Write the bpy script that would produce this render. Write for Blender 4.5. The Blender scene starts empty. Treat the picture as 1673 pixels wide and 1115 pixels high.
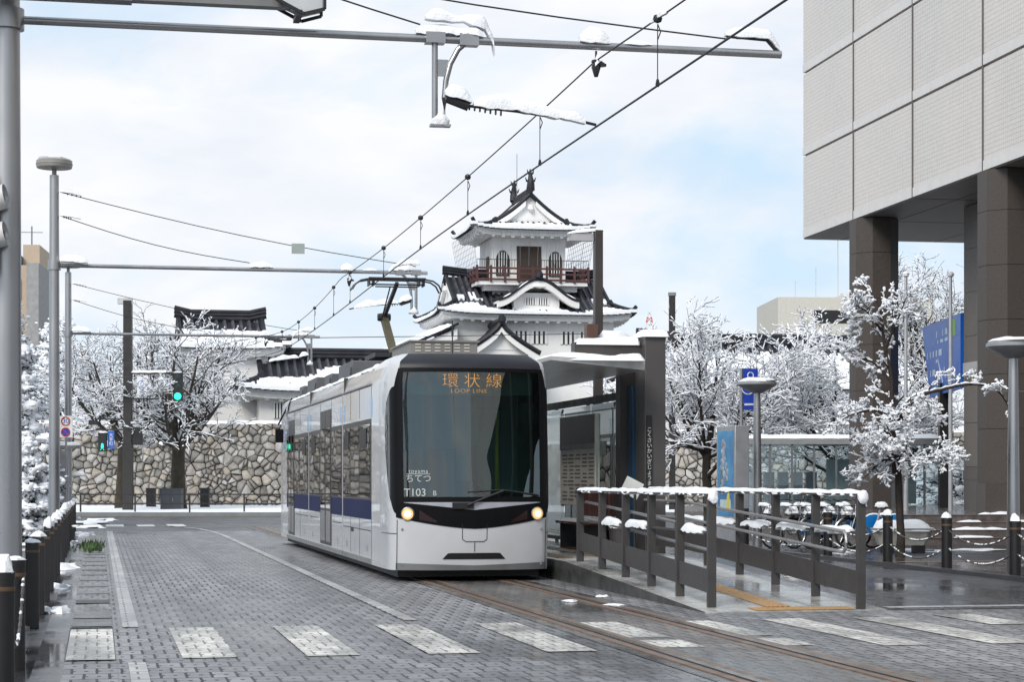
import bpy, math, random
from mathutils import Vector, Matrix, noise
PI = math.pi
rng = random.Random(7)
SC = bpy.context.scene
COL = SC.collection

# ------------------------------------------------------------------ camera, world, sun, exposure
FPX, CX, HY, CAMH = 3253.0, 836.5, 782.0, 1.5      # focal length in photo pixels, centre, horizon row, eye height
cam = bpy.data.objects.new('camera', bpy.data.cameras.new('camera'))
COL.objects.link(cam)
cam.location = (0, 0, CAMH)
cam.rotation_euler = (PI / 2, 0, 0)
cam.data.sensor_width = 36.0
cam.data.lens = 36.0 * FPX / 1673.0
cam.data.shift_y = (HY - 557.5) / 1673.0
cam.data.clip_end = 3000
SC.camera = cam
SC.view_settings.view_transform = 'Standard'
SC.view_settings.look = 'None'
SC.view_settings.gamma = 1
SC.view_settings.exposure = 0.4

SUN_EL, SUN_AZ = math.radians(40), math.radians(208)   # azimuth clockwise from +Y: behind the camera, to the left
world = bpy.data.worlds.new('World'); SC.world = world
world.use_nodes = True
nt = world.node_tree; nt.nodes.clear()
def N(t, nt_=None, **kw):
    n = (nt_ or nt).nodes.new(t)
    for k, v in kw.items(): setattr(n, k, v)
    return n
wo = N('ShaderNodeOutputWorld'); bg = N('ShaderNodeBackground'); sky = N('ShaderNodeTexSky')
sky.sky_type = 'NISHITA'; sky.sun_disc = False
sky.sun_elevation = SUN_EL; sky.sun_rotation = SUN_AZ
sky.air_density = 1.0; sky.dust_density = 0.6; sky.ozone_density = 1.2
tc = N('ShaderNodeTexCoord'); mp = N('ShaderNodeMapping'); mp.inputs['Scale'].default_value = (1.0, 1.0, 2.6)
mp.inputs['Location'].default_value = (0.32, 0.0, 0.1)
n1 = N('ShaderNodeTexNoise'); n1.inputs['Scale'].default_value = 4.6; n1.inputs['Detail'].default_value = 9; n1.inputs['Roughness'].default_value = .55
n1.inputs['Distortion'].default_value = .4
rp = N('ShaderNodeValToRGB'); rp.color_ramp.elements[0].position = .39; rp.color_ramp.elements[1].position = .58
rp.color_ramp.elements[0].color = (.04, .04, .04, 1); rp.color_ramp.elements[1].color = (1, 1, 1, 1)
n2 = N('ShaderNodeTexNoise'); n2.inputs['Scale'].default_value = 9; n2.inputs['Detail'].default_value = 7
rc = N('ShaderNodeValToRGB'); rc.color_ramp.elements[0].color = (6.2, 6.6, 7.3, 1); rc.color_ramp.elements[1].color = (7.4, 7.5, 7.7, 1)
rc.color_ramp.elements[0].position = .3; rc.color_ramp.elements[1].position = .6
pale = N('ShaderNodeMix', data_type='RGBA'); pale.inputs[0].default_value = .9; pale.inputs[7].default_value = (4.9, 6.3, 7.6, 1)
mx = N('ShaderNodeMix', data_type='RGBA')
L = nt.links.new
L(tc.outputs['Generated'], mp.inputs[0]); L(mp.outputs[0], n1.inputs[0]); L(mp.outputs[0], n2.inputs[0])
L(n1.outputs[0], rp.inputs[0]); L(n2.outputs[0], rc.inputs[0]); L(rp.outputs[0], mx.inputs[0])
L(sky.outputs[0], pale.inputs[6]); L(pale.outputs[2], mx.inputs[6]); L(rc.outputs[0], mx.inputs[7])
L(mx.outputs[2], bg.inputs[0]); bg.inputs[1].default_value = 0.1
L(bg.outputs[0], wo.inputs[0])
sun = bpy.data.objects.new('sun', bpy.data.lights.new('sun', 'SUN')); COL.objects.link(sun)
sun.data.energy = 2.1; sun.data.angle = math.radians(24); sun.data.color = (1, .95, .88)
sdir = Vector((math.sin(SUN_AZ) * math.cos(SUN_EL), math.cos(SUN_AZ) * math.cos(SUN_EL), math.sin(SUN_EL)))
sun.rotation_euler = sdir.to_track_quat('Z', 'Y').to_euler()
sun.location = (-30, -40, 60)

# ------------------------------------------------------------------ frames
A = math.atan(0.208); CA, SA = math.cos(A), math.sin(A)
def RW(v, u, z=0.0): return Vector((v * CA - u * SA, v * SA + u * CA, z))      # road frame: v to the right, u along the road
def at(px, py, Y): return Vector(((px - CX) / FPX * Y, Y, CAMH + (HY - py) / FPX * Y))
def gx(px, Y, z=0.0): return Vector(((px - CX) / FPX * Y, Y, z))

# ------------------------------------------------------------------ materials
MATS = {}
def base_mat(name):
    m = bpy.data.materials.new(name); m.use_nodes = True
    t = m.node_tree; b = t.nodes['Principled BSDF']
    return m, t, b
def pm(name, c, r=.6, metal=0, var=.12, vs=3., bump=0, bs=30., spec=.5, coat=0, c2=None, rv=0.0, stretch=None):
    if name in MATS: return MATS[name]
    m, t, b = base_mat(name)
    co = t.nodes.new('ShaderNodeTexCoord'); src = co.outputs['Object']
    if stretch:
        mpn = t.nodes.new('ShaderNodeMapping'); mpn.inputs['Scale'].default_value = stretch
        t.links.new(src, mpn.inputs[0]); src = mpn.outputs[0]
    n = t.nodes.new('ShaderNodeTexNoise'); n.inputs['Scale'].default_value = vs; n.inputs['Detail'].default_value = 6
    t.links.new(src, n.inputs[0])
    rp_ = t.nodes.new('ShaderNodeValToRGB'); e = rp_.color_ramp.elements
    e[0].position, e[1].position = .32, .68
    if c2 is None:
        e[0].color = tuple(x * (1 - var) for x in c) + (1,); e[1].color = tuple(min(1, x * (1 + var)) for x in c) + (1,)
    else:
        e[0].color = tuple(c) + (1,); e[1].color = tuple(c2) + (1,)
    t.links.new(n.outputs[0], rp_.inputs[0]); t.links.new(rp_.outputs[0], b.inputs['Base Color'])
    b.inputs['Roughness'].default_value = r; b.inputs['Metallic'].default_value = metal
    b.inputs['Specular IOR Level'].default_value = spec; b.inputs['Coat Weight'].default_value = coat
    if rv:
        mr = t.nodes.new('ShaderNodeMapRange'); mr.inputs[1].default_value = .3; mr.inputs[2].default_value = .7
        mr.inputs[3].default_value = max(.02, r - rv); mr.inputs[4].default_value = r + rv
        t.links.new(n.outputs[0], mr.inputs[0]); t.links.new(mr.outputs[0], b.inputs['Roughness'])
    if bump:
        n3 = t.nodes.new('ShaderNodeTexNoise'); n3.inputs['Scale'].default_value = bs; n3.inputs['Detail'].default_value = 5
        t.links.new(src, n3.inputs[0])
        bn = t.nodes.new('ShaderNodeBump'); bn.inputs['Strength'].default_value = bump; bn.inputs['Distance'].default_value = .02
        t.links.new(n3.outputs[0], bn.inputs['Height']); t.links.new(bn.outputs[0], b.inputs['Normal'])
    MATS[name] = m
    return m
def emis(name, c, s):
    if name in MATS: return MATS[name]
    m, t, b = base_mat(name)
    b.inputs['Base Color'].default_value = tuple(x * .3 for x in c) + (1,)
    b.inputs['Emission Color'].default_value = tuple(c) + (1,); b.inputs['Emission Strength'].default_value = s
    MATS[name] = m; return m
def glass(name, tint, refl=.06, rough=.0, ior=1.5):
    if name in MATS: return MATS[name]
    m, t, b = base_mat(name); t.nodes.remove(b)
    o = t.nodes['Material Output']
    tr = t.nodes.new('ShaderNodeBsdfTransparent'); tr.inputs[0].default_value = tuple(tint) + (1,)
    gl = t.nodes.new('ShaderNodeBsdfGlossy'); gl.inputs['Roughness'].default_value = rough; gl.inputs[0].default_value = (.9, .97, .97, 1)
    fr = t.nodes.new('ShaderNodeFresnel'); fr.inputs[0].default_value = ior
    ad = t.nodes.new('ShaderNodeMath'); ad.operation = 'ADD'; ad.inputs[1].default_value = refl; ad.use_clamp = True
    ms = t.nodes.new('ShaderNodeMixShader')
    t.links.new(fr.outputs[0], ad.inputs[0]); t.links.new(ad.outputs[0], ms.inputs[0])
    t.links.new(tr.outputs[0], ms.inputs[1]); t.links.new(gl.outputs[0], ms.inputs[2]); t.links.new(ms.outputs[0], o.inputs[0])
    MATS[name] = m; return m
def brick(name, c1, c2, mortar, bw, rh, ms=.012, r=.5, rv=.25, bump=.6, wet=.5, offset=.5, wobble=.0, wscale=.25, spec=.5, stain=.35, swap=False, dash=0.0, grain=.2, tracks=False):
    """unit paving or tiles in the object's own xy plane (or yz plane when swap)"""
    if name in MATS: return MATS[name]
    m, t, b = base_mat(name); nn = t.nodes.new; ln = t.links.new
    co = nn('ShaderNodeTexCoord'); src = co.outputs['Object']
    if swap:
        sp = nn('ShaderNodeSeparateXYZ'); cb = nn('ShaderNodeCombineXYZ'); ln(src, sp.inputs[0])
        ln(sp.outputs[0 if swap == 'xz' else 1], cb.inputs[0]); ln(sp.outputs[2], cb.inputs[1]); src = cb.outputs[0]
    flat = src
    if wobble:
        nz = nn('ShaderNodeTexNoise'); nz.inputs['Scale'].default_value = 7; ln(src, nz.inputs[0])
        vm = nn('ShaderNodeVectorMath'); vm.operation = 'MULTIPLY_ADD'; vm.inputs[1].default_value = (wobble,) * 3
        ln(nz.outputs['Color'], vm.inputs[0]); ln(src, vm.inputs[2]); src = vm.outputs[0]
    bt = nn('ShaderNodeTexBrick'); ln(src, bt.inputs[0])
    bt.offset = offset; bt.inputs['Scale'].default_value = 1; bt.inputs['Brick Width'].default_value = bw; bt.inputs['Row Height'].default_value = rh
    bt.inputs['Mortar Size'].default_value = ms; bt.inputs['Mortar Smooth'].default_value = .25
    bt.inputs['Color1'].default_value = tuple(c1) + (1,); bt.inputs['Color2'].default_value = tuple(c2) + (1,); bt.inputs['Mortar'].default_value = tuple(mortar) + (1,)
    n = nn('ShaderNodeTexNoise'); n.inputs['Scale'].default_value = wscale; n.inputs['Detail'].default_value = 8; n.inputs['Roughness'].default_value = .62
    mpw = nn('ShaderNodeMapping'); mpw.inputs['Scale'].default_value = (1, .4, 1) if not swap else (1, 1, 1); ln(flat, mpw.inputs[0]); ln(mpw.outputs[0], n.inputs[0])
    mr = nn('ShaderNodeMapRange'); mr.inputs[1].default_value = .4; mr.inputs[2].default_value = .6; ln(n.outputs[0], mr.inputs[0])
    mul = nn('ShaderNodeMix', ); mul.data_type = 'RGBA'; mul.blend_type = 'MULTIPLY'; mul.inputs[0].default_value = 1
    k = nn('ShaderNodeMapRange'); k.inputs[3].default_value = 1 - stain; k.inputs[4].default_value = 1 + stain * .4; ln(mr.outputs[0], k.inputs[0])
    n5 = nn('ShaderNodeTexNoise'); n5.inputs['Scale'].default_value = 5.5; n5.inputs['Detail'].default_value = 6; ln(flat, n5.inputs[0])
    k5 = nn('ShaderNodeMapRange'); k5.inputs[1].default_value = .3; k5.inputs[2].default_value = .7; k5.inputs[3].default_value = 1 - grain; k5.inputs[4].default_value = 1 + grain; ln(n5.outputs[0], k5.inputs[0])
    kk = nn('ShaderNodeMath'); kk.operation = 'MULTIPLY'; ln(k.outputs[0], kk.inputs[0]); ln(k5.outputs[0], kk.inputs[1])
    if tracks:                                           # worn wheel tracks running along the street
        mt = nn('ShaderNodeMapping'); mt.inputs['Scale'].default_value = (1.1, .03, 1); ln(flat, mt.inputs[0])
        n6 = nn('ShaderNodeTexNoise'); n6.inputs['Scale'].default_value = 1.3; n6.inputs['Detail'].default_value = 4; ln(mt.outputs[0], n6.inputs[0])
        k6 = nn('ShaderNodeMapRange'); k6.inputs[1].default_value = .35; k6.inputs[2].default_value = .65; k6.inputs[3].default_value = .72; k6.inputs[4].default_value = 1.12; ln(n6.outputs[0], k6.inputs[0])
        k7 = nn('ShaderNodeMath'); k7.operation = 'MULTIPLY'; ln(kk.outputs[0], k7.inputs[0]); ln(k6.outputs[0], k7.inputs[1]); kk = k7
    colr = bt.outputs[0]; hfac = bt.outputs['Fac']
    if dash:                                             # the notched joints of interlocking blocks
        wv = nn('ShaderNodeSeparateXYZ'); ln(src, wv.inputs[0])
        def chain_(sock, *ops):
            for op, val in ops:
                q = nn('ShaderNodeMath'); q.operation = op; ln(sock, q.inputs[0])
                if val is not None: q.inputs[1].default_value = val
                sock = q.outputs[0]
            return sock
        nx_ = chain_(wv.outputs[0], ('DIVIDE', dash), ('FRACT', None), ('LESS_THAN', .3))
        ny_ = chain_(wv.outputs[1], ('DIVIDE', rh), ('FRACT', None), ('SUBTRACT', .5), ('ABSOLUTE', None), ('LESS_THAN', .075))
        an = nn('ShaderNodeMath'); an.operation = 'MULTIPLY'; ln(nx_, an.inputs[0]); ln(ny_, an.inputs[1])
        mo = nn('ShaderNodeMix'); mo.data_type = 'RGBA'; ln(an.outputs[0], mo.inputs[0]); ln(bt.outputs[0], mo.inputs[6]); mo.inputs[7].default_value = tuple(x * .6 for x in mortar) + (1,)
        colr = mo.outputs[2]
        mxf = nn('ShaderNodeMath'); mxf.operation = 'MAXIMUM'; ln(bt.outputs['Fac'], mxf.inputs[0]); ln(an.outputs[0], mxf.inputs[1]); hfac = mxf.outputs[0]
    ln(colr, mul.inputs[6])
    cc = nn('ShaderNodeCombineColor'); [ln(kk.outputs[0], cc.inputs[i]) for i in range(3)]; ln(cc.outputs[0], mul.inputs[7])
    ln(mul.outputs[2], b.inputs['Base Color'])
    rr = nn('ShaderNodeMapRange'); rr.inputs[3].default_value = max(.06, r - rv); rr.inputs[4].default_value = r + rv * .7; ln(mr.outputs[0], rr.inputs[0]); ln(rr.outputs[0], b.inputs['Roughness'])
    b.inputs['Specular IOR Level'].default_value = spec
    bn = nn('ShaderNodeBump'); bn.inputs['Strength'].default_value = bump; bn.inputs['Distance'].default_value = .012; bn.invert = True
    ln(hfac, bn.inputs['Height']); ln(bn.outputs[0], b.inputs['Normal'])
    MATS[name] = m; return m

SNOW = pm('snow', (.84, .86, .9), .75, var=.03, vs=6, bump=.55, bs=34)
SNOWF = pm('snow_far', (.86, .88, .92), .8, var=.03, vs=2)
STEEL = pm('galvanised_steel', (.4, .4, .41), .34, metal=.9, var=.1, vs=2.5, rv=.1, stretch=(1, 1, .3))
STEELD = pm('bracket_steel', (.27, .27, .27), .45, metal=.5, var=.1)
DARK = pm('dark_bronze_paint', (.024, .022, .022), .45, var=.15, vs=5, rv=.1)
DARKER = pm('near_black_paint', (.013, .012, .013), .45, var=.2, vs=6)
RAILP = pm('taupe_rail_paint', (.05, .047, .047), .45, var=.12, vs=4, rv=.08)
PIPE = pm('handrail_pipe', (.3, .3, .31), .38, metal=.4)
WIRE = pm('wire', (.02, .02, .024), .5)
BLACK = pm('black_rubber', (.012, .012, .013), .55)
WHITEP = pm('white_paint', (.72, .73, .74), .25, var=.03, coat=.3)
PLASTER = pm('white_plaster', (.76, .75, .735), .8, c2=(.86, .855, .84), vs=.7)
KAWARA = pm('smoked_roof_tile', (.02, .021, .027), .55, var=.35, vs=2, spec=.3)
KAWARAB = pm('roof_tile_rows', (.06, .062, .075), .5, var=.4, vs=2, spec=.4)
BARK = pm('bark', (.03, .022, .018), .9, var=.4, vs=6, bump=.6, bs=18)
BARKM = pm('mossy_bark', (.02, .02, .011), .9, c2=(.055, .042, .03), vs=4, bump=.6, bs=14)

# ------------------------------------------------------------------ mesh builder
class MB:
    def __init__(s): s.v, s.f, s.m = [], [], []
    def add(s, vs, fs, mi=0, M=None):
        o = len(s.v)
        s.v.extend([tuple(M @ Vector(p)) for p in vs] if M else [tuple(p) for p in vs])
        for f in fs: s.f.append(tuple(i + o for i in f)); s.m.append(mi)
    def box(s, c, d, mi=0, M=None):
        x, y, z = c; a, b, e = d[0] / 2, d[1] / 2, d[2] / 2
        vs = [(x + i * a, y + j * b, z + k * e) for i, j, k in ((-1,-1,-1),(1,-1,-1),(1,1,-1),(-1,1,-1),(-1,-1,1),(1,-1,1),(1,1,1),(-1,1,1))]
        s.add(vs, [(0,3,2,1),(4,5,6,7),(0,1,5,4),(1,2,6,5),(2,3,7,6),(3,0,4,7)], mi, M); return s
    def b2(s, p, q, mi=0, M=None):
        return s.box([(p[i] + q[i]) / 2 for i in range(3)], [abs(q[i] - p[i]) for i in range(3)], mi, M)
    def bar(s, p, q, w, h, mi=0, up=(0, 0, 1)):
        p, q = Vector(p), Vector(q); d = (q - p); l = d.length; d.normalize()
        sx = d.cross(Vector(up)); 
        if sx.length < 1e-4: sx = d.cross(Vector((1, 0, 0)))
        sx.normalize(); uz = sx.cross(d)
        M = Matrix((sx, d, uz)).transposed().to_4x4(); M.translation = (p + q) / 2
        return s.box((0, 0, 0), (w, l, h), mi, M)
    def tube(s, pts, r, n=8, mi=0, cap=True):
        pts = [Vector(p) for p in pts]; k = len(pts)
        rs = r if isinstance(r, (list, tuple)) else [r] * k
        o = len(s.v); ref = None
        for i in range(k):
            d = (pts[min(i + 1, k - 1)] - pts[max(i - 1, 0)])
            if d.length < 1e-9: d = Vector((0, 0, 1))
            d.normalize()
            if ref is None: ref = Vector((0, 0, 1)) if abs(d.z) < .9 else Vector((1, 0, 0))
            a = d.cross(ref)
            if a.length < 1e-3: ref = Vector((1, 0, 0)) if abs(d.x) < .8 else Vector((0, 1, 0)); a = d.cross(ref)
            a.normalize(); b = a.cross(d)
            for j in range(n):
                t = 2 * PI * j / n
                s.v.append(tuple(pts[i] + (a * math.cos(t) + b * math.sin(t)) * rs[i]))
        for i in range(k - 1):
            for j in range(n):
                j2 = (j + 1) % n
                s.f.append((o + i * n + j, o + i * n + j2, o + (i + 1) * n + j2, o + (i + 1) * n + j)); s.m.append(mi)
        if cap:
            s.f.append(tuple(o + j for j in reversed(range(n)))); s.m.append(mi)
            s.f.append(tuple(o + (k - 1) * n + j for j in range(n))); s.m.append(mi)
        return s
    def lathe(s, prof, c=(0, 0, 0), n=16, mi=0, M=None):
        vs, fs = [], []
        for r, z in prof:
            for j in range(n):
                t = 2 * PI * (j + .5) / n
                vs.append((c[0] + r * math.cos(t), c[1] + r * math.sin(t), c[2] + z))
        for i in range(len(prof) - 1):
            for j in range(n):
                j2 = (j + 1) % n; fs.append((i * n + j, i * n + j2, (i + 1) * n + j2, (i + 1) * n + j))
        fs.append(tuple(reversed(range(n)))); fs.append(tuple((len(prof) - 1) * n + j for j in range(n)))
        s.add(vs, fs, mi, M); return s
    def prism(s, poly, z0, z1, mi=0, M=None):
        n = len(poly)
        vs = [(x, y, z0) for x, y in poly] + [(x, y, z1) for x, y in poly]
        s.add(vs, [tuple(reversed(range(n))), tuple(range(n, 2 * n))] + [(i, (i + 1) % n, n + (i + 1) % n, n + i) for i in range(n)], mi, M); return s
    def lump(s, c, d, seed=0, nu=9, nv=5, amp=.25, mi=0, flat=True):
        vs, fs = [], []
        for i in range(nv + 1):
            th = PI * i / nv
            for j in range(nu):
                ph = 2 * PI * j / nu
                p = Vector((math.sin(th) * math.cos(ph), math.sin(th) * math.sin(ph), math.cos(th)))
                k = 1 + amp * noise.noise(p * 1.7 + Vector((seed * 3.1, seed * 1.7, 0)))
                z = p.z * d[2] * k
                if flat and z < 0: z *= .35
                vs.append((c[0] + p.x * d[0] * k, c[1] + p.y * d[1] * k, c[2] + z))
        for i in range(nv):
            for j in range(nu):
                j2 = (j + 1) % nu; fs.append((i * nu + j, (i + 1) * nu + j, (i + 1) * nu + j2, i * nu + j2))
        s.add(vs, fs, mi); return s
    def snowline(s, pts, w, h, step=.08, seed=0, mi=0, amp=.45, drip=.1):
        """a ridge of settled snow lying along a path: flat below, rounded and lumpy on top"""
        pts = [Vector(p) for p in pts]; out = []
        for a, b in zip(pts, pts[1:]):
            k = max(1, int((b - a).length / step))
            out += [a.lerp(b, i / k) for i in range(k)]
        out.append(pts[-1]); k = len(out); o = len(s.v); n = 8
        for i, p in enumerate(out):
            d = out[min(i + 1, k - 1)] - out[max(i - 1, 0)]; d.z = 0
            if d.length < 1e-6: d = Vector((1, 0, 0))
            d.normalize(); sd = Vector((d.y, -d.x, 0))
            q = p * (1.0 / max(step * 5, .01)) * .9 + Vector((seed * 7.3, seed, 0))
            f = 1 + amp * noise.noise(q); g = 1 + amp * .7 * noise.noise(q * 2.3 + Vector((5, 5, 5)))
            e = min(1, (min(i, k - 1 - i) + .35) / 2.5) ** .5
            for j in range(n):
                t = PI * j / (n - 1); cz = math.sin(t)
                zz = h * f * e * cz - (drip * h * (1 + 2 * noise.noise(q * 3.1)) if j in (0, n - 1) else 0)
                s.v.append(tuple(p + sd * (w / 2 * g * math.cos(t) * (.55 + .45 * e)) + Vector((0, 0, zz))))
        for i in range(k - 1):
            for j in range(n):
                j2 = (j + 1) % n
                s.f.append((o + i * n + j, o + i * n + j2, o + (i + 1) * n + j2, o + (i + 1) * n + j)); s.m.append(mi)
        s.f.append(tuple(o + j for j in reversed(range(n)))); s.m.append(mi)
        s.f.append(tuple(o + (k - 1) * n + j for j in range(n))); s.m.append(mi)
        return s
    def slab(s, x0, x1, y0, y1, z, h, step=.15, seed=0, mi=0, M=None, amp=.35):
        nx, ny = max(4, int((x1 - x0) / step)), max(4, int((y1 - y0) / step)); vs, fs = [], []
        for j in range(ny + 1):
            for i in range(nx + 1):
                x = x0 + (x1 - x0) * i / nx; y = y0 + (y1 - y0) * j / ny
                e = min(1, min(i, nx - i, j, ny - j) / 1.6)
                q = Vector((x * 2.2 + seed, y * 2.2, seed * 3.3))
                edge = (i in (0, nx)) or (j in (0, ny))
                jx = .25 * step * noise.noise(q * 2.2) if edge else 0
                zz = -h * .25 if edge else h * (e ** .5) * (1 + amp * noise.noise(q) + amp * .4 * noise.noise(q * 3))
                vs.append((x + jx, y + jx, z + zz))
        for j in range(ny):
            for i in range(nx):
                a = j * (nx + 1) + i; fs.append((a, a + 1, a + nx + 2, a + nx + 1))
        per = [i for i in range(nx + 1)] + [j * (nx + 1) + nx for j in range(1, ny + 1)] + [ny * (nx + 1) + i for i in range(nx - 1, -1, -1)] + [j * (nx + 1) for j in range(ny - 1, 0, -1)]
        fs.append(tuple(reversed(per)))
        s.add(vs, fs, mi, M); return s
    def build(s, name, mats, parent=None, loc=None, rz=0, ang=38, bevel=0):
        me = bpy.data.meshes.new(name)
        me.from_pydata(s.v, [], s.f)
        for m in (mats if isinstance(mats, (list, tuple)) else [mats]): me.materials.append(m)
        me.polygons.foreach_set('material_index', s.m)
        me.polygons.foreach_set('use_smooth', [True] * len(s.f))
        me.update(); me.set_sharp_from_angle(angle=math.radians(ang))
        o = bpy.data.objects.new(name, me); COL.objects.link(o)
        if parent: o.parent = parent
        if loc is not None: o.location = loc
        o.rotation_euler = (0, 0, rz)
        if bevel:
            bv = o.modifiers.new('bevel', 'BEVEL'); bv.width = bevel; bv.segments = 2; bv.limit_method = 'ANGLE'
        return o
def build_each(mb, name, mats, parent=None, **kw):
    """one object for every separate piece of the builder"""
    par = list(range(len(mb.v)))
    def find(a):
        while par[a] != a: par[a] = par[par[a]]; a = par[a]
        return a
    for f in mb.f:
        r = find(f[0])
        for i in f[1:]: par[find(i)] = r
    groups = {}
    for f, m in zip(mb.f, mb.m): groups.setdefault(find(f[0]), []).append((f, m))
    out = []
    for fs in groups.values():
        q = MB(); idx = {}
        for f, m in fs:
            for i in f:
                if i not in idx: idx[i] = len(q.v); q.v.append(mb.v[i])
            q.f.append(tuple(idx[i] for i in f)); q.m.append(m)
        out.append(q.build(name, mats, parent, **kw))
    return out
def tag(o, label=None, cat=None, group=None, kind=None):
    if label: o['label'] = label
    if cat: o['category'] = cat
    if group: o['group'] = group
    if kind: o['kind'] = kind
    return o
def thing(name, label, cat, loc=(0, 0, 0), rz=0, group=None):
    o = bpy.data.objects.new(name, None); COL.objects.link(o)
    o.location = loc; o.rotation_euler = (0, 0, rz); o.empty_display_size = .3
    return tag(o, label, cat, group)
def dup(root, loc, rz, label, group=None):
    r = root.copy(); COL.objects.link(r); r.location = loc; r.rotation_euler = (0, 0, rz); r['label'] = label
    if group: r['group'] = group
    for ch in list(root.children):
        c = ch.copy(); COL.objects.link(c); c.parent = r
        for g in ch.children:
            d = g.copy(); COL.objects.link(d); d.parent = c
    return r
def struct(o): o['kind'] = 'structure'; return o
def lettering(txt, size, m, parent, M, name='lettering', align='CENTER', ext=.002, shear=0, sx=1.0, spacing=1.0, off=0):
    cu = bpy.data.curves.new('t', 'FONT'); cu.body = txt; cu.size = size; cu.extrude = ext; cu.align_x = align; cu.align_y = 'CENTER'; cu.shear = shear; cu.space_character = spacing; cu.offset = off
    ob = bpy.data.objects.new('t', cu); COL.objects.link(ob)
    bpy.context.view_layer.update()
    me = bpy.data.meshes.new_from_object(ob.evaluated_get(bpy.context.evaluated_depsgraph_get()))
    bpy.data.objects.remove(ob)
    me.transform(M @ Matrix.Diagonal((sx, 1, 1, 1))); me.name = name
    me.materials.clear(); me.materials.append(m)
    o = bpy.data.objects.new(name, me); COL.objects.link(o); o.parent = parent
    return o
def facing(p, rz=0): return Matrix.Translation(Vector(p)) @ Matrix.Rotation(rz, 4, 'Z') @ Matrix.Rotation(PI / 2, 4, 'X')   # text readable from -y
ORD = ['nearest', 'second', 'third', 'fourth', 'fifth', 'sixth', 'seventh', 'eighth', 'ninth', 'tenth', 'eleventh', 'twelfth', 'thirteenth', 'fourteenth', 'fifteenth', 'sixteenth', 'seventeenth', 'eighteenth', 'nineteenth', 'twentieth', 'twenty-first', 'twenty-second', 'twenty-third', 'twenty-fourth']

# ------------------------------------------------------------------ ground, road, markings (all in the road frame)
def sheet(name, poly, z, m, kind='structure', rot=True):
    mb = MB(); mb.add([(x, y, z) for x, y in poly], [tuple(range(len(poly)))])
    o = mb.build(name, m, rz=A if rot else 0)
    if kind: o['kind'] = kind
    return o
def rect(a, b, c, d): return [(a, c), (b, c), (b, d), (a, d)]
ASPH = pm('wet_asphalt', (.075, .075, .08), .42, var=.25, vs=.6, bump=.3, bs=60, rv=.2)
PAVE = brick('interlocking_paver', (.185, .184, .196), (.3, .298, .312), (.024, .024, .026), .19, .42, .012, r=.5, rv=.27, wet=.5, stain=.42, wobble=.012, dash=.095, tracks=True)
PAVEP = brick('plaza_paver', (.036, .037, .043), (.06, .06, .068), (.018, .018, .02), .3, .3, .01, r=.26, rv=.22, stain=.5, wscale=.45)
PAVEW = brick('white_block_paving', (.5, .49, .46), (.6, .59, .56), (.19, .18, .17), .19, .42, .009, r=.5, rv=.15, stain=.5, wscale=1.2, wobble=.012, dash=.095)
PAVEL = brick('pale_line_paving', (.36, .36, .37), (.44, .44, .44), (.12, .12, .12), .3, .2, .01, r=.45, rv=.2, stain=.25, wscale=1)
GUT = brick('gutter_paving', (.13, .13, .135), (.2, .2, .21), (.03, .03, .03), .14, .55, .014, r=.32, rv=.22, stain=.4, wscale=.9)
GRAN = brick('kerb_granite', (.085, .088, .098), (.13, .13, .14), (.03, .03, .03), 5, .6, .012, r=.26, rv=.2, stain=.4, wscale=.8)
TRACKC = brick('track_slab', (.115, .105, .1), (.16, .15, .145), (.04, .035, .03), .19, .42, .011, r=.4, rv=.22, stain=.45, wscale=.6, dash=.095)
CONC = pm('wet_concrete', (.34, .35, .35), .3, var=.25, vs=1.6, rv=.2, bump=.2, bs=30)
SLABC = brick('ramp_slab', (.36, .36, .35), (.42, .42, .41), (.2, .2, .19), 3.2, .6, .012, r=.28, rv=.2, stain=.3, wscale=1.1)
g = MB(); g.add([(-900, -300, -.004), (900, -300, -.004), (900, 1500, -.004), (-900, 1500, -.004)], [(0, 1, 2, 3)])
struct(g.build('ground', ASPH))
sheet('brick_road', rect(.15, 30, -12, 57), 0, PAVE)
sheet('track_bed', rect(4.45, 6.15, -12, 62), .004, TRACKC)
# the crossing road beyond lies on the ground sheet; its far verge carries snow
v = MB(); v.slab(-70, 70, 78.5, 99, 0, .1, step=1.0, seed=4, amp=.6)
tag(struct(v.build('snow_verge', SNOW, loc=(0, 0, .06))))
k = MB(); k.b2((-70, 77.9, 0), (70, 78.35, .16)); struct(k.build('verge_kerb', pm('kerb_stone', (.2, .2, .2), .5, vs=2)))
for i, (x0, x1, u0, u1) in enumerate([(-.5, -.27, -6, 57), ]): sheet('kerb_strip', rect(x0, x1, u0, u1), .004, GRAN)
sheet('gutter_strip', rect(-.27, .15, 20.3, 57), .004, GUT)
sheet('gutter_foot', rect(-.27, .15, -6, 16.6), .004, PAVE)
sheet('pavement', rect(-14, -.5, -12, 57), .0, PAVEP)
sheet('drain_cover', rect(-.26, .14, 24.2, 24.9), .012, DARK)
for u in (20.4, 21.6): sheet('drain_cover', rect(-.26, .14, u, u + 1.05), .012, pm('slate_cover', (.07, .068, .072), .3, var=.2, rv=.1))
for q in range(9): sheet('drain_slab', rect(-.26, .14, 26.2 + q * 1.7, 26.75 + q * 1.7), .01, pm('slab_dark', (.06, .06, .066), .25, var=.3))
sheet('edge_line', rect(.24, .4, 20.3, 57), .008, PAVEL)
sheet('edge_line', rect(.24, .38, 8, 16.4), .008, PAVEL)
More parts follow.
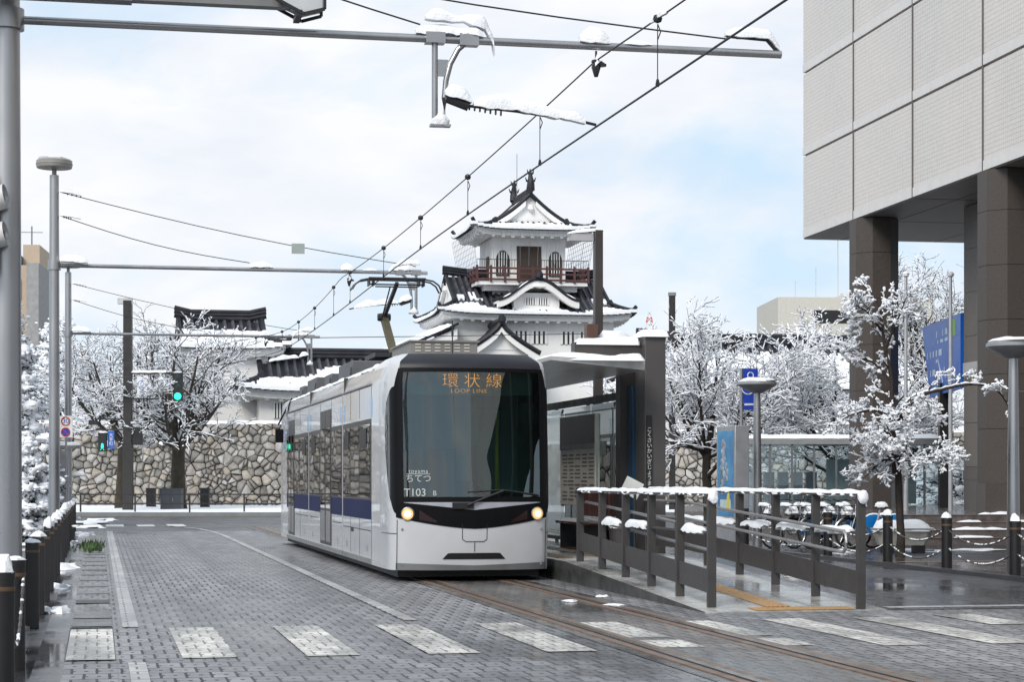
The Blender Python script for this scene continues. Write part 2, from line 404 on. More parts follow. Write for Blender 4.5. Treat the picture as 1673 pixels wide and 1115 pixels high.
# lane line curving off at the far end
cl = MB(); pts = [(3.22, 20.7), (3.22, 40), (3.22, 52), (3.15, 56), (2.9, 59.5), (2.2, 63), (.8, 66), (-1.4, 68), (-5, 69.5)]
vs = []
for i, p in enumerate(pts):
    a_, b_ = Vector(pts[max(0, i - 1)]), Vector(pts[min(len(pts) - 1, i + 1)]); d = (b_ - a_).normalized(); s_ = Vector((d.y, -d.x)) * .08
    vs += [(p[0] - s_.x, p[1] - s_.y, .008), (p[0] + s_.x, p[1] + s_.y, .008)]
cl.add(vs, [(2 * i, 2 * i + 1, 2 * i + 3, 2 * i + 2) for i in range(len(pts) - 1)]); struct(cl.build('lane_line', PAVEL, rz=A))
for k_ in range(-1, 13):
    v0 = .69 + 1.03 * k_; v1 = v0 + .45
    if k_ == -1: v0, v1 = -.26, .14
    segs = [(16.7, 20.1)]
    if 4.45 < v1 and v0 < 6.1: segs = [(16.9, 17.7), (18.0, 20.0)]
    if v0 > 8: segs = [(17.2, 18.2), (18.9, 20.4)]
    for a_, b_ in segs: sheet('crossing_stripe', rect(v0, v1, a_, b_), .0075, PAVEW)
for i in range(3): sheet('crossing_stripe', rect(.25 + i * .95, .8 + i * .95, 62.5, 65.5), .008, pm('road_paint', (.6, .6, .6), .5, var=.1, vs=4))
# grooved rails set in the paving
RUST = pm('rusty_rail_edge', (.2, .12, .075), .5, c2=(.13, .09, .07), vs=3, rv=.15)
RAILS = pm('rail_head', (.2, .18, .165), .25, metal=.7, var=.2)
rl = thing('tram_track', 'pair of grooved steel tram rails rusting in the wet block paving', 'rails', (0, 0, 0), A)
for c in (5.29 - .565, 5.29 + .565):
    mb = MB(); s_ = 1 if c > 5.29 else -1
    mb.b2((c - .035, -10, .004), (c + .035, 62, .02), 0); mb.b2((c - .14, -10, .004), (c - .06, 62, .013), 1); mb.b2((c + .06, -10, .004), (c + .13, 62, .013), 1)
    mb.b2((c - .06, -10, .004), (c - .036, 62, .0085), 2); mb.b2((c + .036, -10, .004), (c + .06, 62, .0085), 2)
    mb.build('rail', [RAILS, RUST, BLACK], rl)
# plaza on the right with its kerb and gutter
sheet('plaza', rect(8.8, 40, 21.2, 57), .006, PAVEP)
pk = MB(); pk.b2((13.05, 12, 0), (13.2, 44, .07)); struct(pk.build('plaza_kerb', pm('kerb_dark', (.05, .05, .055), .35), rz=A))
sheet('pale_band', rect(8.9, 13, 21.5, 21.75), .01, PAVEL)
sheet('pale_band', rect(13.6, 22, 33.2, 33.45), .01, pm('tan_band', (.3, .2, .1), .4))
wetm = pm('wet_black_paving', (.035, .036, .042), .12, var=.35, vs=1.1, rv=.1)
SN = [(gx(120, 45), .5), (gx(105, 33), .35), (gx(95, 27), .2), (gx(92, 22.2), .16), (gx(140, 60), .5), (gx(150, 66), .6), (gx(165, 70), .5), (gx(128, 52), .35)]
sm = MB()
for i, (p, r) in enumerate(SN):
    p = p + Vector((0, 0, .01))
    for q in range(3): sm.lump((p.x + rng.uniform(-r, r) * .6, p.y + rng.uniform(-r, r), .01), (r * .7, r * rng.uniform(.6, 1.4), .05 + .06 * r), seed=i * 3 + q, nu=12, amp=.7)
for p, r in [(gx(1290, 33.5), .5), (gx(1505, 40.5), .7), (gx(1310, 30), .25), (gx(1380, 40.5), .3), (gx(1600, 41), .5), (gx(985, 25), .07), (gx(1005, 23.2), .13), (gx(930, 24.0), .1)]:
    sm.lump((p.x, p.y, .012), (r, r * .45, .02 + r * .05), seed=r * 9, nu=12, amp=.8)
tag(sm.build('snow_patches', SNOW), kind='stuff')
gr = MB()
for i in range(260):
    t = rng.random(); p = RW(-.15 + rng.gauss(0, .14), 41.5 + t * 5 + rng.gauss(0, .4)); a = rng.uniform(0, 2 * PI); h = rng.uniform(.05, .17); w = .02
    dx, dy = math.cos(a), math.sin(a)
    gr.add([(p.x - w * dx, p.y - w * dy, 0), (p.x + w * dx, p.y + w * dy, 0), (p.x + dy * h * .6, p.y + dx * h * .6, h)], [(0, 1, 2)])
tag(gr.build('weeds', pm('weed_green', (.05, .1, .025), .7, var=.4)), 'green weeds sprouting from the gutter by the bollards', 'weeds', kind='stuff')
# ------------------------------------------------------------------ tram
TV, TU = 5.32, 28.2
SILV = pm('silver_white_lacquer', (.44, .45, .47), .2, var=.06, vs=1.2, coat=.5, spec=.5)
CABW = pm('cab_white_lacquer', (.53, .54, .56), .2, var=.03, coat=.6)
SIDEGL = pm('tinted_side_glass', (.006, .007, .008), .015, spec=.3)
FRAMEK = pm('window_band_grey', (.055, .05, .05), .4, spec=.2)
BLUE = pm('navy_stripe', (.005, .011, .065), .4, spec=.04)
CYAN = pm('sky_blue_panel', (.06, .3, .55), .2, coat=.5)
BLK = pm('gloss_black', (.006, .006, .007), .35, spec=.12)
ROOFD = pm('roof_charcoal', (.022, .023, .03), .42, var=.1, spec=.25)
EQUIP = pm('roof_equipment', (.17, .165, .155), .5, var=.1)
WSG = glass('windscreen_glass', (.25, .45, .43), .085)
def catmull(P, k=10):
    out = []
    for i in range(len(P) - 1):
        p0, p1, p2, p3 = P[max(0, i - 1)], P[i], P[i + 1], P[min(len(P) - 1, i + 2)]
        for j in range(k):
            t = j / k
            out.append(tuple(.5 * (2 * p1[c] + (p2[c] - p0[c]) * t + (2 * p0[c] - 5 * p1[c] + 4 * p2[c] - p3[c]) * t * t + (3 * p1[c] - p0[c] - 3 * p2[c] + p3[c]) * t ** 3) for c in range(len(p1))))
    out.append(tuple(P[-1])); return out
OUTL = catmull([(0, 0), (.35, .022), (.7, .085), (1.0, .185), (1.12, .27), (1.18, .48), (1.197, 1.0), (1.2, 1.6), (1.2, 2.2)], 14)
ARC = [0]
for a_, b_ in zip(OUTL, OUTL[1:]): ARC.append(ARC[-1] + math.dist(a_, b_))
SMAX = ARC[-1]
def outl(s):
    for i in range(len(ARC) - 1):
        if s <= ARC[i + 1] + 1e-9:
            t = (s - ARC[i]) / (ARC[i + 1] - ARC[i]); a_, b_ = OUTL[i], OUTL[i + 1]
            dx, dy = b_[0] - a_[0], b_[1] - a_[1]; l = math.hypot(dx, dy)
            return a_[0] + dx * t, a_[1] + dy * t, dy / l, -dx / l
    return OUTL[-1][0], OUTL[-1][1], 1, 0
def nose(s, z, off=0.0):
    sg = -1 if s < 0 else 1
    x, y, nx, ny = outl(min(abs(s), SMAX))
    ix = 0 if z < 2.9 else (.05 * ((z - 2.9) / .3) ** 1.5 if z < 3.2 else .05 + (z - 3.2) / .12 * .16)
    if z < 1.15: ly = .07 * ((1.15 - z)) ** 2
    else: ly = (z - 1.15) * .085
    if z > 3.1: ly += ((z - 3.1) / .22) ** 2 * .2
    y2 = y + ly * (1 - min(1, y / 2.2)); x2 = x - ix * (x / 1.2)
    return (sg * (x2 + nx * off), y2 + ny * off, z)
def npatch(mb, ss, zf0, zf1, off, nz=10, mi=0, wav=0):
    """patch lying on the nose: s values, lower and upper z as functions of s"""
    o = []
    for s in ss:
        a_, b_ = zf0(s), zf1(s); o.append([nose(s, a_ + (b_ - a_) * j / nz, off + wav * noise.noise(Vector((s * 1.3, (a_ + (b_ - a_) * j / nz) * 1.1, 4)))) for j in range(nz + 1)])
    vs = [p for c in o for p in c]; w = nz + 1
    mb.add(vs, [(i * w + j, (i + 1) * w + j, (i + 1) * w + j + 1, i * w + j + 1) for i in range(len(ss) - 1) for j in range(nz)], mi)
def lin(a_, b_, n): return [a_ + (b_ - a_) * i / n for i in range(n + 1)]
def interp(x, P):
    for (x0, y0), (x1, y1) in zip(P, P[1:]):
        if x <= x1: return y0 + (y1 - y0) * max(0, (x - x0)) / (x1 - x0)
    return P[-1][1]
tram = thing('tram', 'white and silver low floor tram with navy stripe and lit headlights standing at the platform', 'tram', RW(TV, TU), A)
WZ0, WZ1, WS = 1.2, 3.08, 1.05
SS = sorted(set([round(x, 4) for x in lin(-SMAX, SMAX, 60)] + [-WS, WS])); SS = [s for s in SS if abs(abs(s) - WS) > .03 or abs(abs(s) - WS) < 1e-6]
ZZ = [.17, .25, .4, .6, .8, 1.0, 1.2, 1.5, 1.8, 2.1, 2.4, 2.7, 2.9, 3.0, 3.08, 3.14, 3.2, 3.25, 3.29, 3.32]
def shell():
    mb = MB(); w = len(ZZ)
    vs = [nose(s, z) for s in SS for z in ZZ]; fs = []
    for i in range(len(SS) - 1):
        for j in range(w - 1):
            hole = abs((SS[i] + SS[i + 1]) / 2) < WS and WZ0 < (ZZ[j] + ZZ[j + 1]) / 2 < WZ1
            if not hole: fs.append((i * w + j, (i + 1) * w + j, (i + 1) * w + j + 1, i * w + j + 1))
    fs.append(tuple(i * w + w - 1 for i in range(len(SS)))); mb.add(vs, fs); return mb
cab = shell().build('cab_shell', CABW, tram, ang=50)
rear = MB(); w = len(ZZ); vs = [nose(s, z) for s in SS for z in ZZ]
rear.add([(-x, 18.4 - y, z) for x, y, z in vs], [(i * w + j, (i + 1) * w + j, (i + 1) * w + j + 1, i * w + j + 1) for i in range(len(SS) - 1) for j in range(w - 1)] + [tuple(i * w + w - 1 for i in range(len(SS)))])
rear.build('rear_cab_shell', CABW, tram, ang=50)
# charcoal brow across the top of the front
mb = MB(); npatch(mb, lin(-1.1, 1.1, 26), lambda s: 3.105, lambda s: 3.319, .007, 8); mb.build('roof_brow', ROOFD, tram)
# black windscreen surround with a ring round the glass
def bw(s): return .92 if abs(s) < 1.1 else interp(abs(s), [(1.1, .96), (1.2, 1.02), (1.32, 1.25)])
def bt(s): return interp(abs(s), [(1.02, 3.1), (1.12, 3.1), (1.13, 3.08), (1.145, 2.84), (1.22, 2.82), (1.32, 2.75)])
mb = MB()
for sg in (-1, 1):
    npatch(mb, [sg * x for x in lin(1.03, 1.3, 10)][::sg], bw, bt, .009, 14)
npatch(mb, lin(-1.03, 1.03, 24), lambda s: 1.155, lambda s: 1.23, .009, 2); npatch(mb, lin(-1.03, 1.03, 24), lambda s: 3.04, lambda s: 3.1, .009, 2)
mb.build('windscreen_surround', BLK, tram)
mb = MB()
for sg in (-1, 1): npatch(mb, [sg * x for x in lin(1.3, 1.62, 8)][::sg], lambda s: interp(abs(s), [(1.3, 1.16), (1.45, 1.5), (1.62, 1.98)]), lambda s: interp(abs(s), [(1.3, 2.76), (1.5, 2.6), (1.62, 2.3)]), .008, 10)
build_each(mb, 'cab_side_window', SIDEGL, tram)
mb = MB(); npatch(mb, lin(-WS, WS, 26), lambda s: 1.2, lambda s: 3.08, .003, 16, wav=.007); mb.build('windscreen', WSG, tram)
# mask with headlights, bumper details
def mlo(s): return .77 + .15 * (abs(s) / 1.08) ** 1.5
def mup(s): return 1.04 + .11 * (abs(s) / 1.08)
mb = MB(); npatch(mb, lin(-1.15, 1.15, 30), mlo, mup, .008, 6); mask = mb.build('front_mask', BLK, tram)
mb = MB(); npatch(mb, lin(-.99, .99, 26), lambda s: max(mup(s) + .003, mup(s)), lambda s: 1.156, .007, 2); mb.build('silver_band', pm('band_grey', (.36, .37, .42), .25, coat=.4), tram)
for sg in (-1, 1):
    x, y, z = nose(sg * .97, .985, .0)
    M = Matrix.Translation((x, y, z)) @ Matrix.Rotation(sg * .25, 4, 'Z') @ Matrix.Rotation(PI / 2, 4, 'X')
    mb = MB(); mb.lathe([(.0, .03), (.055, .034), (.077, .024), (.084, .005)], n=20, M=M)
    hl = mb.build('headlight', emis('headlight_glow', (1.0, .55, .2), .85), tram)
    mb = MB(); mb.lathe([(.084, .0), (.09, .022), (.097, .018), (.099, 0)], n=20, M=M); mb.build('bezel', STEEL, hl)
    mb = MB(); mb.lathe([(.0, .04), (.042, .038), (.05, .03)], n=14, M=M); mb.build('bulb', emis('bulb_glow', (1.0, .86, .62), 4.0), hl)
    x, y, z = nose(sg * .6, .9, .012)
    mb = MB(); npatch(mb, [sg * q for q in lin(.55, .8, 6)][::sg], lambda s: mlo(s) + .035, lambda s: mlo(s) + .035 + .13 * (abs(s) - .5) / .28, .012, 3); mb.build('tail_light', pm('dark_red_lens', (.022, .008, .008), .2), tram)
mb = MB()
npatch(mb, lin(-.46, .46, 12), lambda s: .33 , lambda s: .335 + .085 * min(1, (.46 - abs(s)) / .08), .006, 2, 0); mb.build('bumper_slot', pm('slot_black', (.004, .004, .004), .8), tram)
mb = MB()
def hair(p0, p1):
    n_ = max(2, int(math.dist(p0, p1) / .08)); mb.tube([nose(p0[0] + (p1[0] - p0[0]) * i / n_, p0[1] + (p1[1] - p0[1]) * i / n_, .006) for i in range(n_ + 1)], .0045, 4)
for a_, b_ in [((-.18, .84), (-.18, .62)), ((.18, .84), (.18, .62)), ((-.18, .62), (-.13, .585)), ((-.13, .585), (.13, .585)), ((.13, .585), (.18, .62)), ((-1.13, .9), (-1.13, .18)), ((1.13, .9), (1.13, .18)), ((-1.14, .7), (-2.0, .7)), ((1.14, .7), (2.0, .7)), ((0, .58), (0, .44))]: hair(a_, b_)
mb.build('panel_seams', pm('seam_black', (.02, .02, .02), .6), tram)
mb = MB(); npatch(mb, lin(-1.15, 1.15, 30), lambda s: .172, lambda s: .24 + .03 * abs(s), .004, 2); mb.build('bumper_lower_edge', pm('scuffed_steel', (.25, .25, .26), .3, metal=.5), tram)
mb = MB()
for s, z in ((-1.05, .76), (1.05, .76), (-1.05, .25), (1.05, .25)):
    p = nose(s, z, .004); mb.lathe([(.018, 0), (.018, .008)], n=10, M=Matrix.Translation(p) @ Matrix.Rotation(PI / 2, 4, 'X'))
build_each(mb, 'bumper_bolt', STEELD, tram)
# wiper
mb = MB(); mb.b2((-.33, -.03, 1.06), (-.02, .04, 1.15), 0); mb.tube([(-.12, -.05, 1.11), (.2, -.03, 1.24), (.42, -.0, 1.32)], .018, 6); mb.tube([(-.1, .0, 1.3), (.4, .015, 1.33), (.95, .12, 1.26)], .011, 5)
mb.build('wiper', BLACK, tram)
# cab interior seen through the glass
INT = pm('cab_interior_grey', (.26, .29, .29), .6); INTD = pm('cab_interior_dark', (.035, .045, .045), .5)
mb = MB(); mb.b2((-1.05, .32, .9), (1.05, .95, 1.3), 0); mb.lump((-.3, .62, 1.28), (.55, .3, .2), seed=2, nu=14, mi=0); mb.b2((-.95, .6, 1.3), (-.7, .75, 1.9), 0); dash = mb.build('dashboard', INTD, tram)
mb = MB(); mb.b2((-1.1, 17.2, .4), (1.1, 17.25, 3.1)); mb.b2((-1.12, 1.0, .3), (1.12, 17, .36)); mb.b2((-1.12, 1.0, 3.05), (1.12, 17, 3.1)); mb.b2((-1.14, 1.3, .4), (-1.1, 17, 3.0)); mb.b2((1.1, 1.3, .4), (1.14, 17, 3.0)); mb.build('saloon_lining', INT, tram)
mb = MB(); mb.b2((-.75, 1.75, .5), (.25, 1.8, 2.75)); mb.b2((.1, 2.2, .4), (.45, 2.6, 2.0)); mb.build('cab_partition', pm('partition_glass', (.2, .26, .26), .2), tram)
mb = MB(); mb.tube([(.62, 1.5, .5), (.62, 1.5, 2.5)], .03, 8); mb.tube([(.75, 2.4, .5), (.75, 2.4, 2.6)], .02, 8); build_each(mb, 'grab_pole', pm('safety_yellow', (.75, .5, .03), .4), tram)
mb = MB(); mb.b2((-.42, 1.15, .8), (.0, 1.6, 1.35)); mb.b2((-.42, 1.5, 1.3), (.0, 1.62, 1.95)); mb.build('driver_seat', pm('seat_cloth', (.05, .06, .07), .8), tram)
mb = MB(); mb.b2((-.95, .5, 2.72), (.95, .56, 3.06), 0); sgn = mb.build('destination_display', pm('display_panel', (.11, .16, .165), .3), tram)
LED = emis('amber_led', (1.0, .25, .025), 2.1)
lettering('環 状 線', .225, LED, sgn, facing((.0, .215, 2.905)), sx=1.12, name='display_lettering', spacing=1.0, off=-.0035)
lettering('LOOP LINE', .085, LED, sgn, facing((-.05, .2, 2.765)), sx=1.15, name='display_lettering', spacing=1.15, off=-.002)
LET = emis('white_lettering', (.8, .85, .85), .25)
def glass_text(t, sz, s, z, spacing=1.0):
    p = nose(s, z, .012); ang_ = math.atan2(outl(abs(s))[2], -outl(abs(s))[3]) * (1 if s > 0 else -1)
    return lettering(t, sz, LET, tram, facing(p, ang_), ext=.001, spacing=spacing)
glass_text('toyama', .085, -.81, 1.6, 1.15); glass_text('ちてつ', .125, -.81, 1.49); glass_text('T103 ', .155, -.84, 1.29); glass_text('B', .1, -.58, 1.28)
mb = MB(); npatch(mb, lin(-.98, -.64, 6), lambda s: 1.556, lambda s: 1.563, .012, 1); mb.build('lettering_rule', LET, tram)
# body sections
PROF = [(1.2, .17), (1.2, 2.92), (1.17, 2.98), (1.13, 3.18), (1.05, 3.27), (.9, 3.32)]
def section(y0, y1):
    prof = PROF + [(-x, z) for x, z in reversed(PROF)]; n = len(prof); mb = MB()
    mb.add([(x, y0, z) for x, z in prof] + [(x, y1, z) for x, z in prof], [(i, i + 1, n + i + 1, n + i) for i in range(n - 1)] + [tuple(range(n)), tuple(range(2 * n - 1, n - 1, -1))]); return mb
SEC = [(2.2, 5.85), (5.97, 11.45), (11.57, 16.2)]
for y0, y1 in SEC: section(y0, y1).build('body_section', SILV, tram, ang=25)
mb = MB()
for y in (5.91, 11.51): mb.b2((-1.17, y - .055, .25), (1.17, y + .055, 3.22))
build_each(mb, 'bellows', pm('bellows_rubber', (.05, .04, .03), .7), tram)
mb = MB()
for sg in (-1, 1):
    for y0, y1 in SEC: mb.tube([(sg * 1.205, y0, 2.95), (sg * 1.205, y1, 2.95)], .018, 5)
mb.build('gutter_rail', STEELD, tram)
def panel(mb, y0, y1, z0, z1, t=.006, mi=0, sides=(-1, 1)):
    for sg in sides: mb.b2((sg * (1.2 - .01), y0, z0), (sg * (1.2 + t), y1, z1), mi)
for y0, y1 in SEC:
    a_, b_ = y0 + .03, y1 - .03
    mb = MB(); panel(mb, a_, b_, 1.17, 2.42, .004); band = mb.build('window_band', FRAMEK, tram)
    mb = MB(); panel(mb, a_, b_, .86, 1.165, .004); mb.build('navy_stripe', BLUE, tram)
def win(y0, y1, z0, z1):
    k_ = 5      # slightly dished panes so that reflections waver
    for sg in (-1, 1):
        mb = MB(); vs = []
        for i in range(k_ + 1):
            for j in range(k_ + 1):
                y, z = y0 + (y1 - y0) * i / k_, z0 + (z1 - z0) * j / k_
                vs.append((sg * (1.209 + .0025 * noise.noise(Vector((y * 1.1, z * 1.3, 3)))), y, z))
        fs = [(i * (k_ + 1) + j, (i + 1) * (k_ + 1) + j, (i + 1) * (k_ + 1) + j + 1, i * (k_ + 1) + j + 1) for i in range(k_) for j in range(k_)]
        mb.add(vs, [f if sg > 0 else f[::-1] for f in fs]); mb.build('window', SIDEGL, tram)
for y0, y1 in [(2.35, 3.6), (3.68, 4.75), (4.83, 5.75), (6.1, 7.5), (9.5, 11.3), (11.7, 13.2), (13.3, 14.4), (15.9, 16.15)]: win(y0, y1, 1.19, 2.34)
mb = MB()
for y0, y1 in [(2.75, 3.5), (4.95, 5.6), (10.2, 10.9), (12.0, 12.7)]: panel(mb, y0, y1, 1.98, 2.28, .016)
build_each(mb, 'hopper_window', BLK, tram)
for y0, y1 in [(7.62, 8.45), (8.49, 9.32), (14.5, 15.1), (15.14, 15.75)]:
    for sd in (-1, 1):
        q = (sd,); mb = MB(); panel(mb, y0, y1, .28, 2.75, .01, sides=q); d = mb.build('door_leaf', FRAMEK, tram)
        mb = MB(); panel(mb, y0 + .07, y1 - .07, .95, 2.42, .014, sides=q); mb.build('door_glass', SIDEGL, d)
        mb = MB(); panel(mb, y0 + .07, y1 - .07, .34, .9, .013, sides=q); mb.build('door_kick_panel', pm('kick_panel', (.15, .15, .16), .25), d)
mb = MB()
for y in (5.65, 6.2, 11.2, 11.75, 2.22, 16.1): panel(mb, y - .09, y + .09, 2.44, 2.74, .004)
build_each(mb, 'sky_blue_panel', CYAN, tram)
mb = MB()
for y0, y1, z in [(2.3, 5.8, .68), (6.1, 7.4, .72), (9.6, 11.3, .74), (11.7, 14.2, .74)]: panel(mb, y0, y1, z, z + .012, .003)
panel(mb, 4.4, 4.75, .62, .68, .003); mb.build('skirt_seam', pm('seam_black', (.02, .02, .02), .6), tram)
for y0, y1 in SEC:
    mb = MB(); panel(mb, y0, y1, .175, .25, .004); mb.build('skirt_edge', STEELD, tram)
mb = MB()
for y in (2.21, 3.64, 4.79, 7.55, 9.4, 13.25, 14.42): panel(mb, y - .005, y + .005, .27, .86, .003); panel(mb, y - .005, y + .005, 2.46, 2.92, .003)
mb.build('panel_seams', pm('seam_black', (.02, .02, .02), .6), tram)
mb = MB()
for y in (2.6, 5.2, 6.5, 10.6, 12.2, 15.9):
    for sg in (-1, 1): mb.b2((sg * 1.195, y, .36), (sg * 1.206, y + .22, .46))
mb.build('access_flap', pm('flap_grey', (.3, .3, .31), .4), tram)
# driver's sun blind and rear view panel behind the glass
mb = MB(); mb.b2((-.98, .42, 2.3), (-.78, .46, 2.62)); mb.b2((.74, .42, 2.28), (.98, .46, 2.6)); build_each(mb, 'sun_blind', INTD, tram)
mb = MB(); mb.tube([(-.55, 1.0, 2.55), (.7, 1.0, 2.55)], .018, 6); mb.tube([(-.2, 1.5, .6), (-.2, 1.5, 2.7)], .018, 6); build_each(mb, 'grab_rail', STEELD, tram)
mb = MB(); mb.b2((-1.05, .5, .06), (1.05, 17.6, .3)); mb.build('underframe', BLACK, tram)
for y in (3.2, 4.6, 13.4, 15.0):
    mb = MB()
    for x in (-.56, .56): mb.lathe([(.3, -.05), (.3, .05)], n=18, M=Matrix.Translation((x, y, .3)) @ Matrix.Rotation(PI / 2, 4, 'Y'))
    mb.build('wheel', BLACK, tram)
for x, y in ((-.6, .62), (.6, .62)):
    mb = MB(); mb.b2((x - .1, y, .05), (x + .1, y + .2, .2)); mb.build('lifeguard', DARKER, tram)
# roof: equipment boxes, snow on the shoulders, pantograph
mb = MB(); mb.b2((-.53, 2.6, 3.3), (.53, 4.6, 3.64)); mb.b2((-.56, 2.57, 3.64), (.56, 4.63, 3.665)); eq = mb.build('roof_unit', EQUIP, tram)
mb = MB()
for r_ in range(3):
    for q in range(6): mb.b2((-.46 + q * .155, 2.59, 3.49 + r_ * .05), (-.37 + q * .155, 2.602, 3.508 + r_ * .05))
build_each(mb, 'vent_slot', pm('slot_cream', (.5, .47, .42), .5), eq)
for y0, y1, h in ((6.6, 8.6, .26), (9.8, 10.9, .2), (12.4, 14.2, .26), (15.0, 15.9, .2)):
    mb = MB(); mb.b2((-.95, y0, 3.31), (.9, y1, 3.31 + h)); mb.b2((-.98, y0 + .1, 3.31), (-.95, y0 + .4, 3.31 + h * .6)); mb.build('roof_unit', pm('roof_unit_grey', (.085, .088, .095), .5, var=.1), tram, bevel=.02)
mb = MB(); mb.slab(-.7, .7, 4.7, 6.3, 3.3, .1, .15, 3)
for sg in (-1, 1):
    for y0, y1 in SEC: mb.snowline([(sg * 1.05, y0 + .05, 3.2), (sg * 1.05, y1 - .05, 3.2)], .16, .06, .12, y0, amp=.7)
mb.build('roof_snow', SNOW, tram)
PANT = pm('pantograph_olive', (.1, .085, .045), .5, var=.2)
mb = MB(); mb.b2((-.5, 6.9, 3.66), (.5, 8.3, 3.74), 1)
mb.bar((.0, 7.95, 3.74), (-.1, 8.6, 4.5), .13, .1, 0); mb.bar((-.1, 8.6, 4.5), (.02, 7.75, 5.06), .06, .06, 1); mb.bar((-.16, 8.5, 4.45), (-.1, 7.8, 5.0), .02, .02, 1)
mb.lathe([(.07, -.12), (.09, 0), (.07, .12)], n=8, M=Matrix.Translation((-.1, 8.6, 4.5)) @ Matrix.Rotation(PI / 2, 4, 'Y'), mi=1)
pan = mb.build('pantograph', [PANT, WIRE], tram)
mb = MB()
for y in (7.6, 7.9):
    mb.tube([(-.82, y, 4.92), (-.76, y, 5.02), (-.66, y, 5.09), (-.5, y, 5.12), (.5, y, 5.12), (.66, y, 5.09), (.76, y, 5.02), (.82, y, 4.9)], .017, 6)
mb.b2((-.52, 7.56, 5.115), (.52, 7.64, 5.145)); mb.b2((-.52, 7.86, 5.115), (.52, 7.94, 5.145)); mb.b2((-.38, 7.72, 4.98), (.38, 7.78, 5.0))
for x in (-.5, -.42, .42, .5): mb.b2((x - .01, 7.6, 5.0), (x + .01, 7.9, 5.12))
mb.b2((-.5, 7.7, 5.02), (.5, 7.78, 5.04)); mb.build('collector_head', WIRE, pan)
mb = MB(); mb.tube([(-1.05, 16.6, 3.3), (-1.35, 16.7, 2.7)], .02, 6); mb.b2((-1.42, 16.6, 2.3), (-1.24, 16.7, 2.6)); mb.build('rear_mirror', BLK, tram)
mb = MB(); mb.tube([(.06, 2.2, 3.32), (.06, 2.2, 3.95)], .01, 5); mb.lathe([(.02, 0), (.02, .1)], (.06, 2.2, 3.7), 6); mb.build('aerial', WIRE, tram)

# ------------------------------------------------------------------ platform with its ramp
pl = MB(); V0, V1 = 6.6, 8.75
prof = [(21.2, .012), (28.0, .3), (46.5, .3)]
def ramp_z(u): return interp(u, [(21.2, .012), (28.0, .3), (60, .3)])
pl.add([(V0, 21.2, -.002), (V1, 21.2, -.002), (V1, 46.5, -.002), (V0, 46.5, -.002), (V0, 21.2, .012), (V1, 21.2, .012), (V1, 28, .3), (V0, 28, .3), (V1, 46.5, .3), (V0, 46.5, .3)],
       [(4, 5, 6, 7), (7, 6, 8, 9), (0, 1, 5, 4), (2, 3, 9, 8)], 0)
pl.add([(V0, 21.2, -.002), (V0, 46.5, -.002), (V0, 46.5, .3), (V0, 28, .3), (V0, 21.2, .012)], [(4, 3, 2, 1, 0)], 1)
pl.add([(V1, 21.2, -.002), (V1, 46.5, -.002), (V1, 46.5, .3), (V1, 28, .3), (V1, 21.2, .012)], [(0, 1, 2, 3, 4)], 1)
platform = thing('platform', 'grey tram stop platform with a wet sloping concrete ramp', 'platform', (0, 0, 0), A)
pl.build('platform_deck', [SLABC, pm('wet_stone_side', (.045, .045, .043), .35, var=.5, vs=4, bump=.3, bs=10)], platform)
mb = MB(); TAC = pm('yellow_tactile', (.42, .235, .085), .5, c2=(.3, .19, .09), vs=9, rv=.1)
def tact(v0, v1, u0, u1, dots=False):
    mb.add([(v0, u0, ramp_z(u0) + .005), (v1, u0, ramp_z(u0) + .005), (v1, u1, ramp_z(u1) + .005), (v0, u1, ramp_z(u1) + .005)], [(0, 1, 2, 3)])
    w = v1 - v0
    if dots:
        for i in range(int(w / .06)):
            for j in range(int((u1 - u0) / .06)):
                a_, b_ = v0 + .03 + i * .06, u0 + .03 + j * .06; mb.lathe([(.018, 0), (.01, .008)], (a_, b_, ramp_z(b_) + .005), 6)
    else:
        for i in range(4):
            x = v0 + w * (i + .5) / 4
            mb.add([(x - .02, u0, ramp_z(u0) + .005), (x + .02, u0, ramp_z(u0) + .005), (x + .02, u1, ramp_z(u1) + .005), (x - .02, u1, ramp_z(u1) + .005), (x - .01, u0, ramp_z(u0) + .014), (x + .01, u0, ramp_z(u0) + .014), (x + .01, u1, ramp_z(u1) + .014), (x - .01, u1, ramp_z(u1) + .014)], [(0, 3, 7, 4), (4, 7, 6, 5), (1, 5, 6, 2), (0, 4, 5, 1)])
tact(7.45, 7.75, 21.6, 28); tact(7.45, 7.75, 28, 40); tact(7.2, 8.4, 21.24, 21.55, True); tact(6.75, 7.05, 29.2, 46, False)
mb.build('tactile_paving', TAC, platform)

